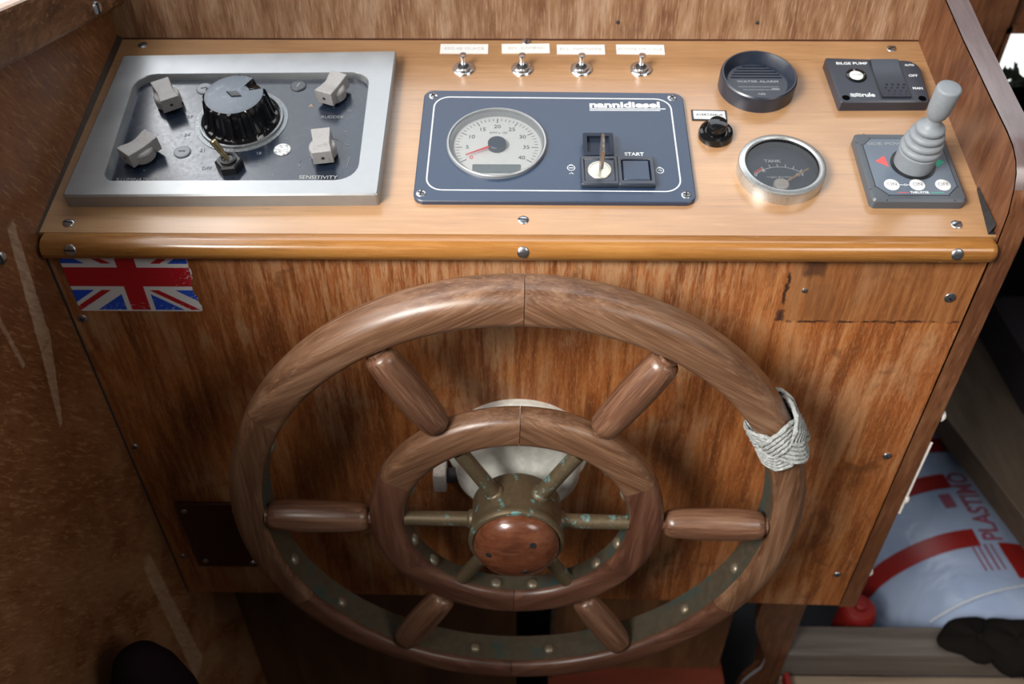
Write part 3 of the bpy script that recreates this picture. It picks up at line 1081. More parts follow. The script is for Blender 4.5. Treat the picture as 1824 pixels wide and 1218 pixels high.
# curved arrow and hooks printed beside the sensitivity knob
m = Mesh()
cx, cy = L(-148.2, 76)
arc = [(cx + 19 * cos(a), cy + 19 * sin(a), 6.2) for a in [rad(78 - 4 * k) for k in range(12)]]
m.tube(arc, 0.28, 4)
m.tube([arc[-1], (arc[-1][0] + 2.4, arc[-1][1] + 0.6, 6.2)], 0.28, 4)
m.tube([(cx + 20, cy - 2, 6.2), (cx + 19, cy - 14, 6.2)], 0.28, 4)
m.tube([(cx - 17, cy - 6, 6.2), (cx - 19, cy - 9, 6.2), (cx - 17, cy - 13, 6.2)], 0.25, 4)
m.obj('printed_marks', 'print_dim', ap, 0)['kind'] = 'stuff'
# paint chips
m = Mesh()
for k in range(26):
    u = random.uniform(-305, -125); v_ = random.uniform(52, 160)
    if hypot(u + 219, v_ - 115) < 42:
        continue
    x, y = L(u, v_); r = random.uniform(0.25, 0.75)
    a0 = random.random() * 6
    m.add([(x + r * cos(a0 + 2 * pi * i / 5) * (0.6 + 0.4 * (i % 2)), y + r * sin(a0 + 2 * pi * i / 5), 6.1) for i in range(5)], [(0, 1, 2, 3, 4)])
m.obj('paint_chips', 'print_dim', ap, 0)['kind'] = 'stuff'

# ------------------------------------------------------------------ engine panel, centre
CU, CV = 29.8, 92.3
en = dash_thing('engine_panel', 'black engine panel with white round tachometer, ignition key and start button', 'control panel', CU, CV)
plate = rpoly([L(-76.6, 29.6), L(135.2, 29.2), L(136.6, 153.2), L(-75.7, 155.8)], 8, 7)
tc = L(-15, 91.8)
kc = L(64.0, 58.5)
sc_ = L(91.5, 58.8)
Mesh().prism(plate, 0, 4, 0.7, [circle(tc[0], tc[1], 38.6, 64)]).obj('panel_plate', 'satin', en, 25)
b0 = rpoly([L(-68.3, 40.4), L(125.6, 39.6), L(126.2, 145.6), L(-67.2, 147.6)], 13, 8)
Mesh().ring(b0, inset(b0, 1.1), [(0, 4.1), (1, 4.1)]).obj('border_line', 'print', en, 0)
for u, v_ in ((-68.2, 148.6), (127.6, 147.0), (-70.9, 37.7), (128.0, 37.0)):
    x, y = L(u, v_)
    screw(en, x, y, 4.0, 3.9, 'z', random.uniform(0, 1.5), True, 0.9)
tx, ty = L(88.2, 137.6)
text('nannidiesel', en, 'print', tx, ty, 4.15, 6.6, name='logo_lettering', bold=0.34, width=57)
m = Mesh()
x0, y0 = L(59.6, 132.4)
m.box(x0, x0 + 61.5, y0 + 0.3, y0 + 1.1, 4, 4.15).box(x0, x0 + 57, y0 - 1.6, y0 - 0.8, 4, 4.15)
m.obj('logo_underline', 'print', en, 0)
x, y = L(92.0, 80.2)
text('START', en, 'print', x, y, 4.15, 3.5, bold=0.12, width=15)
# tachometer
tach = Mesh().lathe([(39.4, 4), (39.2, 6.6), (38.6, 7.2), (37.6, 7.0), (37.2, 5.2), (36.0, 4.9), (35.4, 0.8)], 72, (*tc, 0)).obj('tachometer', 'dialring', en, 30)
tach.data.materials[0] = M['alu']
Mesh().lathe([(36.0, 0.4), (36.0, 0.6), (0, 0.6)], 64, (*tc, 0)).obj('dial_face', 'dialface', tach)
m = Mesh()
A0, STEP = rad(212), rad(30.5)
for k in range(41):
    a = A0 - STEP * k / 5
    big = k % 5 == 0
    r0, r1 = (27.5 if big else 29.8), 32.6
    w_ = 0.34 if big else 0.22
    t, nr = Vector((cos(a), sin(a), 0)), Vector((-sin(a), cos(a), 0))
    m.add([(*(Vector((*tc, 0.75)) + q)[:2], 0.75) for q in (t * r0 - nr * w_, t * r1 - nr * w_, t * r1 + nr * w_, t * r0 + nr * w_)], [(0, 1, 2, 3)])
m.obj('dial_ticks', 'ink', tach, 0)
for k in range(9):
    a = A0 - STEP * k
    text(str(5 * k), tach, 'needle' if k == 0 else 'ink', tc[0] + 23.2 * cos(a), tc[1] + 23.2 * sin(a), 0.7, 3.9, name='dial_number')
text('RPM x 100', tach, 'print_grey', tc[0] + 1, tc[1] + 16.0, 0.7, 2.2)
Mesh().prism(rect(tc[0] - 18.5, tc[0] + 19, tc[1] - 29.5, tc[1] - 20, 1, 3), 0.6, 1.0).obj('display', 'lcd', tach, 0)
m = Mesh()
a = rad(207)
t, nr = Vector((cos(a), sin(a), 0)), Vector((-sin(a), cos(a), 0))
o3 = Vector((*tc, 3.4))
q = [o3 + t * 5 - nr * 1.0, o3 + t * 27 - nr * 0.35, o3 + t * 27 + nr * 0.35, o3 + t * 5 + nr * 1.0]
m.add([tuple(p) for p in q] + [(p.x, p.y, p.z + 0.5) for p in q], [(3, 2, 1, 0), (4, 5, 6, 7), (0, 1, 5, 4), (1, 2, 6, 5), (2, 3, 7, 6), (3, 0, 4, 7)])
m.obj('needle', 'needle', tach, 0)
Mesh().lathe([(7.2, 0.6), (7.2, 5.0), (6.6, 5.6), (0, 5.8)], 36, (tc[0] + 0.2, tc[1] + 0.2, 0)).obj('needle_cap', 'satin', tach)
Mesh().lathe([(37.2, 6.1), (0, 6.15)], 48, (*tc, 0)).obj('dial_glass', 'glass', tach)


def printed_ring(x, y, r, w_):
    return Mesh().ring(circle(x, y, r, 20), circle(x, y, r - w_, 20), [(0, 4.1), (1, 4.1)])


# key switch with hinged cover, and start button
ks = Mesh().ring(rect(kc[0] - 14.3, kc[0] + 14.0, kc[1] - 15, kc[1] + 15.4, 0.8, 2), rect(kc[0] - 11.2, kc[0] + 11, kc[1] - 10.5, kc[1] + 11.6, 0.8, 2),
                 [(0, 4), (0, 7.6), (0.15, 8.4), (0.7, 8.4), (1, 7.4), (1, 4)]).obj('key_switch', 'slate', en, 25)
Mesh().box(kc[0] - 11.3, kc[0] + 11.1, kc[1] - 11, kc[1] + 12, 4, 7.4).obj('switch_body', 'slate', ks, 0)
Mesh().lathe([(9.2, 7.3), (9.2, 8.0), (8.6, 8.6), (7.6, 8.6), (7.4, 8.2), (0, 8.3)], 40, (kc[0], kc[1] + 0.5, 0)).obj('lock_barrel', 'barrel', ks)
m = Mesh()
px_ = kc[0] + 0.4
out = [(-1.6, 8.2), (-1.6, 16), (-3, 17), (-9.5, 18), (-10.5, 24), (-9.5, 35), (-6, 39), (1, 40.5), (7, 38), (9.5, 33), (9.5, 22), (8, 18), (2.4, 17), (2, 16), (2, 8.2)]
m.prism([(y + kc[1] + 0.3, z) for y, z in out], -0.95, 0.95, 0.25)
m.xf(lambda p: Vector((px_ + p.z, p.x, p.y)))
m.obj('key', 'key', ks, 30)
fl = Mesh().ring(rect(-11.8, 11.6, 0, 21.5, 0.6, 2), rect(-8.8, 8.6, 3.2, 18.2, 0.4, 2), [(0, 0), (0, 4.2), (0.1, 4.6), (1, 4.6), (1, 1.2)])
fl.box(-9, 8.8, 3, 18.4, 0.6, 1.4)
fl.box(-12, -9.2, -2, 1, 0.5, 4).box(9, 11.8, -2, 1, 0.5, 4)
fl.xf(lambda p: Matrix.Rotation(rad(10), 3, 'X') @ p + Vector((kc[0], kc[1] + 16.2, 4.6)))
fl.obj('cover_flap', 'slate', ks, 20)
sb_ = Mesh().ring(rect(sc_[0] - 13.8, sc_[0] + 14.2, sc_[1] - 15.4, sc_[1] + 15, 0.8, 2), rect(sc_[0] - 10.6, sc_[0] + 11, sc_[1] - 11, sc_[1] + 11, 0.8, 2),
                  [(0, 4), (0, 7.8), (0.15, 8.6), (0.85, 8.6), (1, 8.0), (1, 4.4)]).obj('start_button', 'slate', en, 25)
Mesh().prism(rect(sc_[0] - 9.9, sc_[0] + 10.3, sc_[1] - 10.3, sc_[1] + 10.3, 0.6, 2), 4.1, 8.3, 0.6).obj('push_cap', 'satin', sb_, 25)
m = Mesh()
x, y = L(110.5, 62.5)
m.ring(circle(x, y, 3.1, 20), circle(x, y, 2.6, 20), [(0, 4.1), (1, 4.1)])
m.tube([(x - 1.3, y - 0.2, 4.1), (x - 0.4, y + 0.7, 4.1), (x + 0.6, y + 0.4, 4.1), (x + 1.3, y - 0.6, 4.1)], 0.25, 4)
m.box(x - 1.2, x + 1.2, y + 3.0, y + 3.6, 4, 4.12)
x, y = L(42.6, 65.0)
m.ring(circle(x, y, 3.1, 20), circle(x, y, 2.6, 20), [(0, 4.1), (1, 4.1)])
m.box(x - 1.8, x + 1.8, y - 0.25, y + 0.25, 4, 4.12).box(x - 1.2, x + 1.2, y + 3.0, y + 3.6, 4, 4.12)
m.tube([(x - 1.6, y - 6.6, 4.1), (x, y - 5.2, 4.1), (x + 1.6, y - 6.6, 4.1)], 0.25, 4)
m.obj('printed_symbols', 'print', en, 0)

# ------------------------------------------------------------------ four toggle switches with their label strips
sw0 = thing('toggle_switch', 'x', 'switch', (0, 0, 0))
Mesh().lathe([(9.6, 0), (9.6, 0.9), (8.9, 1.6), (7.0, 1.7), (6.8, 2.9), (6.3, 3.3), (4.6, 3.3), (4.2, 2.2), (0, 1.6)], 36).obj('nut', 'chrome', sw0)
Mesh().lathe([(4.4, 2.2), (3.4, 2.9), (0, 3.1)], 20).obj('socket', 'slot', sw0)
tilt = Matrix.Rotation(rad(-4), 3, 'X')
Mesh().lathe([(0, 1), (2.1, 2), (2.2, 5), (2.7, 9), (3.2, 13.2), (2.9, 14.4), (0, 14.7)], 20).xf(lambda p: tilt @ p).obj('lever', 'chrome', sw0)
names = ['ESSUIE GLACE', 'ECL. COMPAS', 'ECL. TIMONERIE', 'POMPE DE CALE']
where = ['leftmost of the four under the ESSUIE GLACE label', 'second from left under the ECL. COMPAS label',
         'third from left under the ECL. TIMONERIE label', 'rightmost of the four under the POMPE DE CALE label']
for i, (u, ux, v_, rz, nm) in enumerate(zip((-45.0, 4.7, 54.8, 105.4), (-45.6, 7.7, 55.5, 107.0), (214.8, 215.5, 214.4, 214.6), (0.0, 0.02, 0.0, -0.01), names)):
    s = sw0 if i == 0 else copy_tree(sw0)
    s.location = [c * K for c in on_dash(u, 187.8)]
    s.rotation_euler = (Matrix.Rotation(ALPHA, 3, 'X') @ Matrix.Rotation((-0.02, 0.03, 0.0, 0.05)[i], 3, 'Z')).to_euler()
    s['label'] = 'chrome toggle switch, ' + where[i]
    s['group'] = 'chrome toggle switches above the engine panel'
    lb = dash_thing('label_strip', 'white label strip reading ' + nm + ' above a chrome toggle switch', 'label', ux, v_, rz, 'white label strips above the toggle switches')
    Mesh().prism(rect(-20.8, 20.8, -6.5, 6.4), 0, 0.5).obj('strip', 'label', lb, 0)
    text(nm, lb, 'print_faint', 0, 0, 0.55, 3.2, width=(34, 30, 36, 38)[i])

# ------------------------------------------------------------------ water alarm
wa = dash_thing('water_alarm', 'round black water alarm with deep rim and slotted face', 'alarm', 199.3, 164.4, 0)
Mesh().lathe([(31.2, 0), (31.4, 11), (31.0, 13.4), (30.0, 14.6), (29.0, 14.6), (24.6, 7.0), (24.4, 6.0)], 72).obj('rim', 'slate', wa, 30)
slots = []
for k in range(5):
    y = 4.6 + k * 3.5
    w_ = sqrt(max(1, 23.0 ** 2 - (y + 1.5) ** 2)) - 1.0
    slots.append([(-w_, y), (w_, y), (w_, y + 1.5), (-w_, y + 1.5)])
Mesh().prism(circle(0, 0, 24.7, 56), 1.0, 6.4, 0, slots).obj('face', 'slate', wa, 0)
Mesh().lathe([(24, 1.0), (0, 1.4)], 32).obj('face_back', 'slot', wa)
text('WATER ALARM', wa, 'print_dim', 0.5, 0.2, 6.45, 2.4, bold=0.05, width=34)
Mesh().box(-16.5, 17, -6.6, -6.2, 6.3, 6.5).box(-13, 17, -10.3, -9.9, 6.3, 6.5).box(10.6, 17, -9.4, -8.4, 6.3, 6.5).obj('printed_lines', 'print_dim', wa, 0)
text('rule', wa, 'print_dim', 1.5, -15.2, 6.45, 2.6, name='logo_lettering', bold=0.08)

# ------------------------------------------------------------------ bilge pump switch
CU, CV = 297.5, 165.5
bp = dash_thing('bilge_pump_switch', 'black bilge pump switch panel with rocker and white round fuse cap', 'switch', CU, CV)
ol = rpoly([L(262.0, 136.2), L(334.0, 137.0), L(337.5, 189), L(260.0, 192.6)], [1.2, 2, 12, 1.2], 6)
Mesh().prism(ol, 0, 9.4, 1.0).obj('body', 'slate', bp, 25)
x, y = L(281.0, 168.8)
fz_ = Mesh().ring(circle(x, y, 8.6, 36), circle(x, y, 6.0, 36), [(0, 9.2), (0.1, 10.2), (0.6, 10.6), (1, 9.6)]).obj('fuse_ring', 'gloss', bp)
cp_ = Mesh().lathe([(5.6, 9.3), (5.6, 10.0), (5.0, 10.4), (0, 10.5)], 28, (x, y, 0)).obj('fuse_cap', 'whiteplastic', bp)
cp_.data.materials[0] = M['label']
Mesh().box(x - 3.4, x + 3.4, y - 0.28, y + 0.28, 10.3, 10.65).obj('cap_slot', 'print_grey', cp_, 0)
# rocker in its well
x0, x1 = L(296.0, 0)[0], L(319.2, 0)[0]
ya, yb = L(0, 141.0)[1], L(0, 187.5)[1]
Mesh().ring([(x0 - 1.2, ya - 1), (x1 + 1.6, ya - 1), (x1 + 1.6, yb + 1), (x0 - 1.2, yb + 1)], [(x0, ya), (x1, ya), (x1, yb), (x0, yb)], [(0, 9.5), (1, 9.5)]).obj('rocker_well', 'slot', bp, 0)
m = Mesh()
v, f = [], []
N_ = 14
for k in range(N_ + 1):
    t = k / N_
    y = ya + (yb - ya) * t
    z = 10.0 + 2.2 * (t - 0.55) ** 2 * 4 * (1.0 if t > 0.55 else 0.35)
    v += [(x0, y, 8), (x0, y, z), (x1, y, z), (x1, y, 8)]
for k in range(N_):
    for i in range(3):
        f.append((4 * k + i, 4 * k + i + 1, 4 * k + 5 + i, 4 * k + 4 + i))
f += [(3, 2, 1, 0), tuple(4 * N_ + i for i in range(4))]
m.add(v, f)
rk = m.obj('rocker', 'slate', bp, 40)
dots = Mesh()
for r_ in range(4):
    for c_ in range(4):
        dots.lathe([(1.0, 10.0), (0.7, 10.9), (0, 11.0)], 8, (x0 + 5.5 + c_ * 4.7 + (r_ % 2) * 1.6, ya + 3.4 + r_ * 4.2, 0))
dots.obj('rocker_dots', 'black', rk, 40)
for u, v_ in ((267.0, 141.2), (328.4, 140.6)):
    x, y = L(u, v_)
    Mesh().lathe([(3.2, 9.45), (0, 9.5)], 20, (x, y, 0)).obj('mounting_hole', 'hole', bp)
for body, u, v_, s, w_ in (('BILGE PUMP', 280.5, 184.6, 3.0, 26), ('AUTO', 328.2, 182.6, 2.3, 8), ('OFF', 328.0, 169.0, 2.8, 7.5), ('MAN', 327.8, 153.0, 2.8, 8)):
    x, y = L(u, v_)
    text(body, bp, 'print', x, y, 9.45, s, bold=0.06, width=w_)
x, y = L(285.6, 144.6)
text('rule', bp, 'print', x, y, 9.45, 4.4, name='logo_lettering', bold=0.16, width=10.5)
m = Mesh()
x, y = L(271.0, 142.8)
for k in range(3):
    y2 = y - 0.1 + k * 1.45
    pts = [(x + t * 9, y2 + 0.42 * sin(t * 2 * pi * 2) + k * 0.0 + t * 0.6) for t in [i / 12 for i in range(13)]]
    m.add([(p[0], p[1] - 0.38, 9.5) for p in pts] + [(p[0], p[1] + 0.38, 9.5) for p in pts], [(i, i + 1, 14 + i, 13 + i) for i in range(12)])
m.obj('wave_logo', 'print', bp, 0)

# ------------------------------------------------------------------ push button and its label
pb = dash_thing('push_button', 'small black round push button in front of the AVERTISSEUR label', 'button', 158.6, 106.0)
Mesh().lathe([(13.6, 0), (13.8, 3), (13.0, 5.6), (11, 6.6), (9.4, 6.0), (8.8, 5.0), (0, 5.0)], 44).obj('collar', 'gloss', pb)
Mesh().lathe([(7.9, 4.8), (7.7, 12.5), (7.0, 14.2), (4, 14.9), (0, 15.1)], 36).obj('plunger', 'gloss', pb)
lb = dash_thing('label_plate', 'small black-edged white label reading AVERTISSEUR beside engine panel', 'label', 156.5, 129.6, -0.03)
Mesh().prism(rect(-14.2, 14.2, -6.2, 6.2), 0, 0.8).obj('plate', 'black', lb, 0)
Mesh().prism(rect(-12.6, 12.9, -4.7, 4.8), 0.8, 1.0).obj('white_face', 'label', lb, 0)
text('AVERTISSEUR', lb, 'ink', 0.2, 0, 1.1, 2.6, bold=0.06, width=22)

# ------------------------------------------------------------------ tank gauge
tg_ = dash_thing('tank_gauge', 'round tank gauge with polished steel bezel and black face', 'gauge', 202.8, 63.4)
Mesh().lathe([(33.0, 0), (33.2, 9), (32.6, 10.6), (31.0, 11.4), (28.6, 11.6), (27.6, 10.8), (27.2, 9.0)], 80).obj('bezel', 'steel', tg_, 40)
Mesh().lathe([(27.3, 10.4), (26.8, 2.0)], 64).obj('inner_wall', 'black', tg_)
Mesh().lathe([(27.0, 1.8), (27, 2.0), (0, 2.0)], 56).obj('dial_face', 'satin', tg_)
text('TANK', tg_, 'print', -4, 11.8, 2.15, 3.0, bold=0.08, width=13)
m = Mesh()
ac = (0, -20)
AR = 25.5


def P_(a, r):
    return (ac[0] + r * cos(rad(a)), ac[1] + r * sin(rad(a)))


m.add([(*P_(135 - 3 * k, AR + s), 2.1) for k in range(31) for s in (-0.3, 0.3)], [(2 * k, 2 * k + 1, 2 * k + 3, 2 * k + 2) for k in range(30)])
for a in (118, 105, 92, 79, 66, 53):
    t, nr = Vector((cos(rad(a)), sin(rad(a)), 0)), Vector((-sin(rad(a)), cos(rad(a)), 0))
    c0 = Vector((*ac, 2.1))
    m.add([tuple(c0 + q) for q in (t * AR - nr * .35, t * (AR + 3.4) - nr * .35, t * (AR + 3.4) + nr * .35, t * AR + nr * .35)], [(0, 1, 2, 3)])
m.obj('scale_arc', 'print', tg_, 0)
Mesh().add([(*P_(137 - 3 * k, AR + s), 2.1) for k in range(7) for s in (0.5, 2.6)], [(2 * k, 2 * k + 1, 2 * k + 3, 2 * k + 2) for k in range(6)]).obj('reserve_mark', 'red', tg_, 0)
text('R', tg_, 'print', -12.2, 1.2, 2.15, 3.0, bold=0.1)
text('0', tg_, 'print', -19.0, -3.2, 2.15, 3.2, bold=0.1)
text('4/4', tg_, 'print', 14.5, -3.0, 2.15, 3.4, bold=0.08)
text('Veglia Borletti', tg_, 'print', -1.5, -5.4, 2.15, 1.7, name='maker_line', width=19)
m = Mesh()
a = rad(36)
t, nr = Vector((cos(a), sin(a), 0)), Vector((-sin(a), cos(a), 0))
o3 = Vector((-2.4, -16.5, 5.2))
q = [o3 - nr * 0.9, o3 + t * 29 - nr * 0.5, o3 + t * 29 + nr * 0.5, o3 + nr * 0.9]
m.add([tuple(p) for p in q] + [(p.x, p.y, p.z + 0.5) for p in q], [(3, 2, 1, 0), (4, 5, 6, 7), (0, 1, 5, 4), (1, 2, 6, 5), (2, 3, 7, 6), (3, 0, 4, 7)])
m.obj('needle', 'orange', tg_, 0)
Mesh().lathe([(5.8, 2.0), (5.8, 6.0), (5.0, 6.8), (0, 7.0)], 32, (-2.4, -16.5, 0)).obj('needle_cap', 'whiteplastic', tg_)
Mesh().lathe([(27.4, 9.2), (0, 9.3)], 48).obj('dial_glass', 'glass', tg_)

# ------------------------------------------------------------------ thruster joystick
CU, CV = 299.2, 64.2
jy = dash_thing('thruster_joystick', 'grey thruster joystick with ribbed boot on square control plate', 'joystick', CU, CV)
ol = rpoly([(-35.2, -36.6), (35.0, -36.6), (36.0, 36), (-34.6, 36.4)], 4, 5)
Mesh().prism(ol, 0, 8.4, 1.6).obj('plate', 'greyface', jy, 25)
oc = [(-30.5, -22), (-30.5, 22), (-23, 30), (23, 30), (31, 22), (31, -22), (22, -31.5), (-22, -31.5)][::-1]
Mesh().ring(oc, inset(oc, 0.7), [(0, 8.5), (1, 8.5)]).obj('groove', 'slot', jy, 0)
Mesh().prism(inset(oc, 0.7), 8.4, 8.7).obj('membrane', 'greyface2', jy, 0)
g = Mesh()
for a, b in (((-30.5, 22), (-35, 27)), ((-23, 30), (-27, 36.3)), ((31, 22), (35.4, 27)), ((22, -31.5), (26, -36.6)), ((31, -22), (35, -26)), ((-22, -31.5), (-25, -36.6)), ((-30.5, -22), (-35, -25))):
    d = Vector((b[0] - a[0], b[1] - a[1])).normalized()
    nx, ny = -d.y * 0.3, d.x * 0.3
    g.add([(a[0] + nx, a[1] + ny, 8.48), (a[0] - nx, a[1] - ny, 8.48), (b[0] - nx, b[1] - ny, 8.1), (b[0] + nx, b[1] + ny, 8.1)], [(0, 1, 2, 3)])
g.obj('corner_grooves', 'slot', jy, 0)
jc = (3.0, 1.0)
Mesh().lathe([(16.6, 8.6), (16.6, 9.8), (13, 10)], 48, (*jc, 0)).obj('boot_collar', 'black', jy)
prof = [(14.4, 9.4), (14.6, 20), (14.8, 23.0)]
for k in range(4):
    r0 = (15.2, 14.2, 12.6, 10.4)[k]
    z0 = 24.0 + k * 6.0
    prof += [(r0 - 1.9, z0), (r0 - 0.5, z0 + 0.9), (r0 + 0.15, z0 + 2.2), (r0 + 0.2, z0 + 3.4), (r0 - 0.4, z0 + 4.6), (r0 - 1.7, z0 + 5.5)]
prof += [(6.6, 49.5), (5.2, 52.5), (5.2, 55.5)]
Mesh().lathe(prof, 48, (*jc, 0)).obj('boot', 'rubber', jy, 60)
Mesh().lathe([(4.6, 52), (5.4, 54.5), (7.0, 57.0), (7.9, 60.5), (8.3, 65), (8.7, 80), (8.2, 81.4), (7.0, 81.9), (0, 82.0)], 40, (*jc, 0)).obj('grip', 'rubber', jy, 50)
Mesh().prism([(-24.5, 4.4), (-15.5, -1.4), (-16.5, 10.5)], 8.7, 8.85).obj('port_arrow', 'red', jy, 0)
Mesh().prism([(28.2, 3.8), (21.0, 9.0), (20.6, -2.0)], 8.7, 8.85).obj('starboard_arrow', 'green', jy, 0)
for x, body in ((-17.8, 'ON'), (1.2, 'ON'), (20.3, 'OFF')):
    b_ = Mesh().lathe([(5.7, 8.7), (5.7, 9.0), (5.2, 9.3), (0, 9.35)], 32, (x, -20.7, 0)).obj('membrane_button', 'label', jy)
    text(body, b_, 'print_grey', x, -20.7, 9.45, 3.4, width=7 if body == 'ON' else 8)
m = Mesh().box(-12, -8.6, -20.9, -20.5, 8.7, 8.85).box(-6.4, -4.4, -20.9, -20.5, 8.7, 8.85)
m.ring(circle(-7.5, -20.7, 1.1, 14), circle(-7.5, -20.7, 0.7, 14), [(0, 8.8), (1, 8.8)])
m.obj('printed_link', 'print', jy, 0)
text('SIDE-POWER', jy, 'print_dim', -9.5, 23.6, 8.8, 3.0, name='logo_lettering', bold=0.1, width=34)
text('THRUSTER', jy, 'print', 1.0, -28.6, 8.8, 2.2, bold=0.05, width=14)
Mesh().box(-15.5, -7, -28.8, -28.3, 8.7, 8.8).obj('red_line', 'red', jy, 0)
Mesh().box(9, 19, -28.8, -28.3, 8.7, 8.8).obj('green_line', 'green', jy, 0)

# ------------------------------------------------------------------ helm pump behind the wheel
hp = thing('helm_pump', 'off-white round steering pump bolted to panel behind the wheel hub', 'pump', (3, -3.8, -229))
YN = ((1, 0, 0), (0, 0, 1), (0, -1, 0))
Mesh().lathe([(62.5, 0), (62.5, 5.5), (61, 7.5), (57, 8), (55.5, 9)], 72, (0, 0, 0), YN).obj('flange', 'white', hp)
Mesh().lathe([(55.5, 8), (55, 22), (53.5, 30), (47, 36), (40, 39), (30, 40), (26, 43), (0, 43)], 64, (0, 0, 0), YN).obj('body', 'white', hp, 50)
Mesh().lathe([(11, 43), (11, 66)], 24, (0, 0, 0), YN).obj('shaft', 'bronze', hp)
Mesh().tube([(-54, -18, -16), (-64, -18, -17)], 7, 14).obj('port', 'slot', hp)
Mesh().prism(rect(-75, -63.5, -29, -5, 1.5, 3), 8, 28, 1.5).xf(lambda p: Vector((p.x, -p.z, p.y))).obj('port_fitting', 'whiteplastic', hp, 25)

# ------------------------------------------------------------------ steering wheel
WM = Matrix.Translation((0.0021, -0.085, -0.2265)) @ Matrix.Rotation(rad(87.467), 4, 'X') @ Matrix.Rotation(rad(-1.2), 4, 'Z')
wh = thing('steering_wheel', 'large six-spoked teak steering wheel with bronze hub and rods', 'steering wheel')
wh.matrix_world = WM


def arc_segment(prof, a0, a1, n, gap):
    """profile (radial, axial) swept through an arc centred on +y so that the grain can run along x"""
    mid = (a0 + a1) / 2
    h = (a1 - a0) / 2
    m = Mesh()
    k = len(prof)
    v = []
    for i in range(n + 1):
        a = rad(90 - h + gap + (2 * h - 2 * gap) * i / n)
        v += [(r * cos(a), r * sin(a), z) for r, z in prof]
    f = [tuple(range(k))[::-1], tuple(n * k + j for j in range(k))]
    for i in range(n):
        for j in range(k):
            l = (j + 1) % k
            f.append((i * k + j, i * k + l, (i + 1) * k + l, (i + 1) * k + j))
    return m.add(v, f), rad(mid - 90)


rim_prof = rpoly([(207.3, -27.5), (234.7, -27.5), (234.7, 8.3), (207.3, 8.3)], [4.5, 12.5, 12.5, 6], 7)
for i, mat in enumerate(('teak', 'teak', 'teak', 'teak_dark', 'teak_dark', 'teak')):
    m, a = arc_segment(rim_prof, 30 + 60 * i, 90 + 60 * i, 40, 0.06)
    s = m.obj('rim_segment', mat, wh, 40)
    s.rotation_euler = (0, 0, a)
Mesh().lathe([(208.9, -24.5), (206.7, -24.5), (206.7, 1.5), (208.9, 1.5)], 200).obj('rim_hoop', 'hoop', wh, 30)
# inner ring of scarfed pieces
ring_prof = rpoly([(92.2, -13), (121, -13), (121, 9), (92.2, 9)], [4, 7, 8, 7], 6)
for (a0, a1), mat in zip(((26, 90), (90, 154), (154, 212), (212, 270), (270, 328), (328, 386)), ('teak', 'teak', 'teak_dark', 'teak_dark', 'teak_dark', 'teak_dark')):
    m, a = arc_segment(ring_prof, a0, a1, 28, 0.12)
    s = m.obj('ring_segment', mat, wh, 40)
    s.rotation_euler = (0, 0, a)
Mesh().lathe([(93.8, -11.5), (91.7, -11.5), (91.7, 2.5), (93.8, 2.5)], 120).obj('ring_hoop', 'hoop', wh, 30)
dome = Mesh().lathe([(5.6, 0), (5.3, 1.0), (4.0, 2.3), (2.0, 3.0), (0, 3.2)], 18).data('rivet', 'rivet', 60)
for rr, z in ((206.7, -9.5), (91.7, -3.0)):
    for k in range(6):
        for da in (20, 40):
            a = rad(60 * k + da)
            r_ = bpy.data.objects.new('rivet', dome)
            COL.objects.link(r_)
            r_.parent = wh
            r_.location = (rr * cos(a) * K, rr * sin(a) * K, z * K)
            Z = Vector((-cos(a), -sin(a), 0)); X = Vector((0, 0, 1)); Y = Z.cross(X)
            r_.rotation_euler = Matrix((X, Y, Z)).transposed().to_euler()
# turned handles and bronze rods
hd = Mesh().lathe([(0, 119), (5.8, 119), (5.8, 122.0), (8.2, 122.4), (10.4, 124.2), (11.8, 129), (12.9, 145), (13.5, 165), (13.4, 182), (12.4, 197), (11.4, 202), (9.0, 204), (7.4, 204.2), (7.4, 206.6), (0, 206.6)],
                  40).data('handle', 'handle', 50)
rd = Mesh().lathe([(6.4, 34), (6.2, 92.5)], 24).data('rod', 'bronze', 50)
bs = Mesh().lathe([(8.4, 33), (8.2, 38.5), (7.2, 40.0), (6.3, 40.5)], 24).data('rod_boss', 'bronze', 50)
for k in range(6):
    a = rad(60 * k)
    Z = Vector((cos(a), sin(a), 0)); X = Vector((0, 0, 1)); Y = Z.cross(X)
    e = Matrix((X, Y, Z)).transposed().to_euler()
    for nm, me in (('spoke_handle', hd), ('spoke_rod', rd)):
        s = bpy.data.objects.new(nm, me)
        COL.objects.link(s)
        s.parent = wh
        s.rotation_euler = e
        if nm == 'spoke_rod':
            b = bpy.data.objects.new('rod_boss', bs)
            COL.objects.link(b)
            b.parent = s
Mesh().lathe([(0, -22), (24, -22), (34.5, -20.5), (37, -17), (37.5, 14), (37.8, 17), (38.8, 19), (38.8, 22.5), (37.6, 24.4), (35.4, 25), (34.8, 23), (0, 23)], 72).obj('hub', 'bronze', wh, 40)
cap = Mesh().lathe([(34.6, 23), (34.6, 27), (33.2, 30.5), (29.5, 34.6), (23.5, 38), (15, 40.4), (7, 41.4), (0, 41.7)], 72).obj('hub_cap', 'cap', wh, 60)
for x, y, z in ((12.5, 17, 39.3), (-22, 3, 38.3), (8, -16, 39.6)):
    nz = Vector((x * 0.022, y * 0.022, 1)).normalized()
    X = Vector((1, 0, 0)); X = (X - nz * X.dot(nz)).normalized()
    Mesh().lathe([(2.5, -0.4), (2.5, 0.35), (0, 0.3)], 16, (x, y, z), (X, nz.cross(X), nz)).obj('plug_hole', 'ink', cap)

# rope knot tied round the rim, upper right
kn = []
m = Mesh()
A_, H_, RR = 12.0, 1.7, 2.05
PH = rad(27.3)
NP = 560


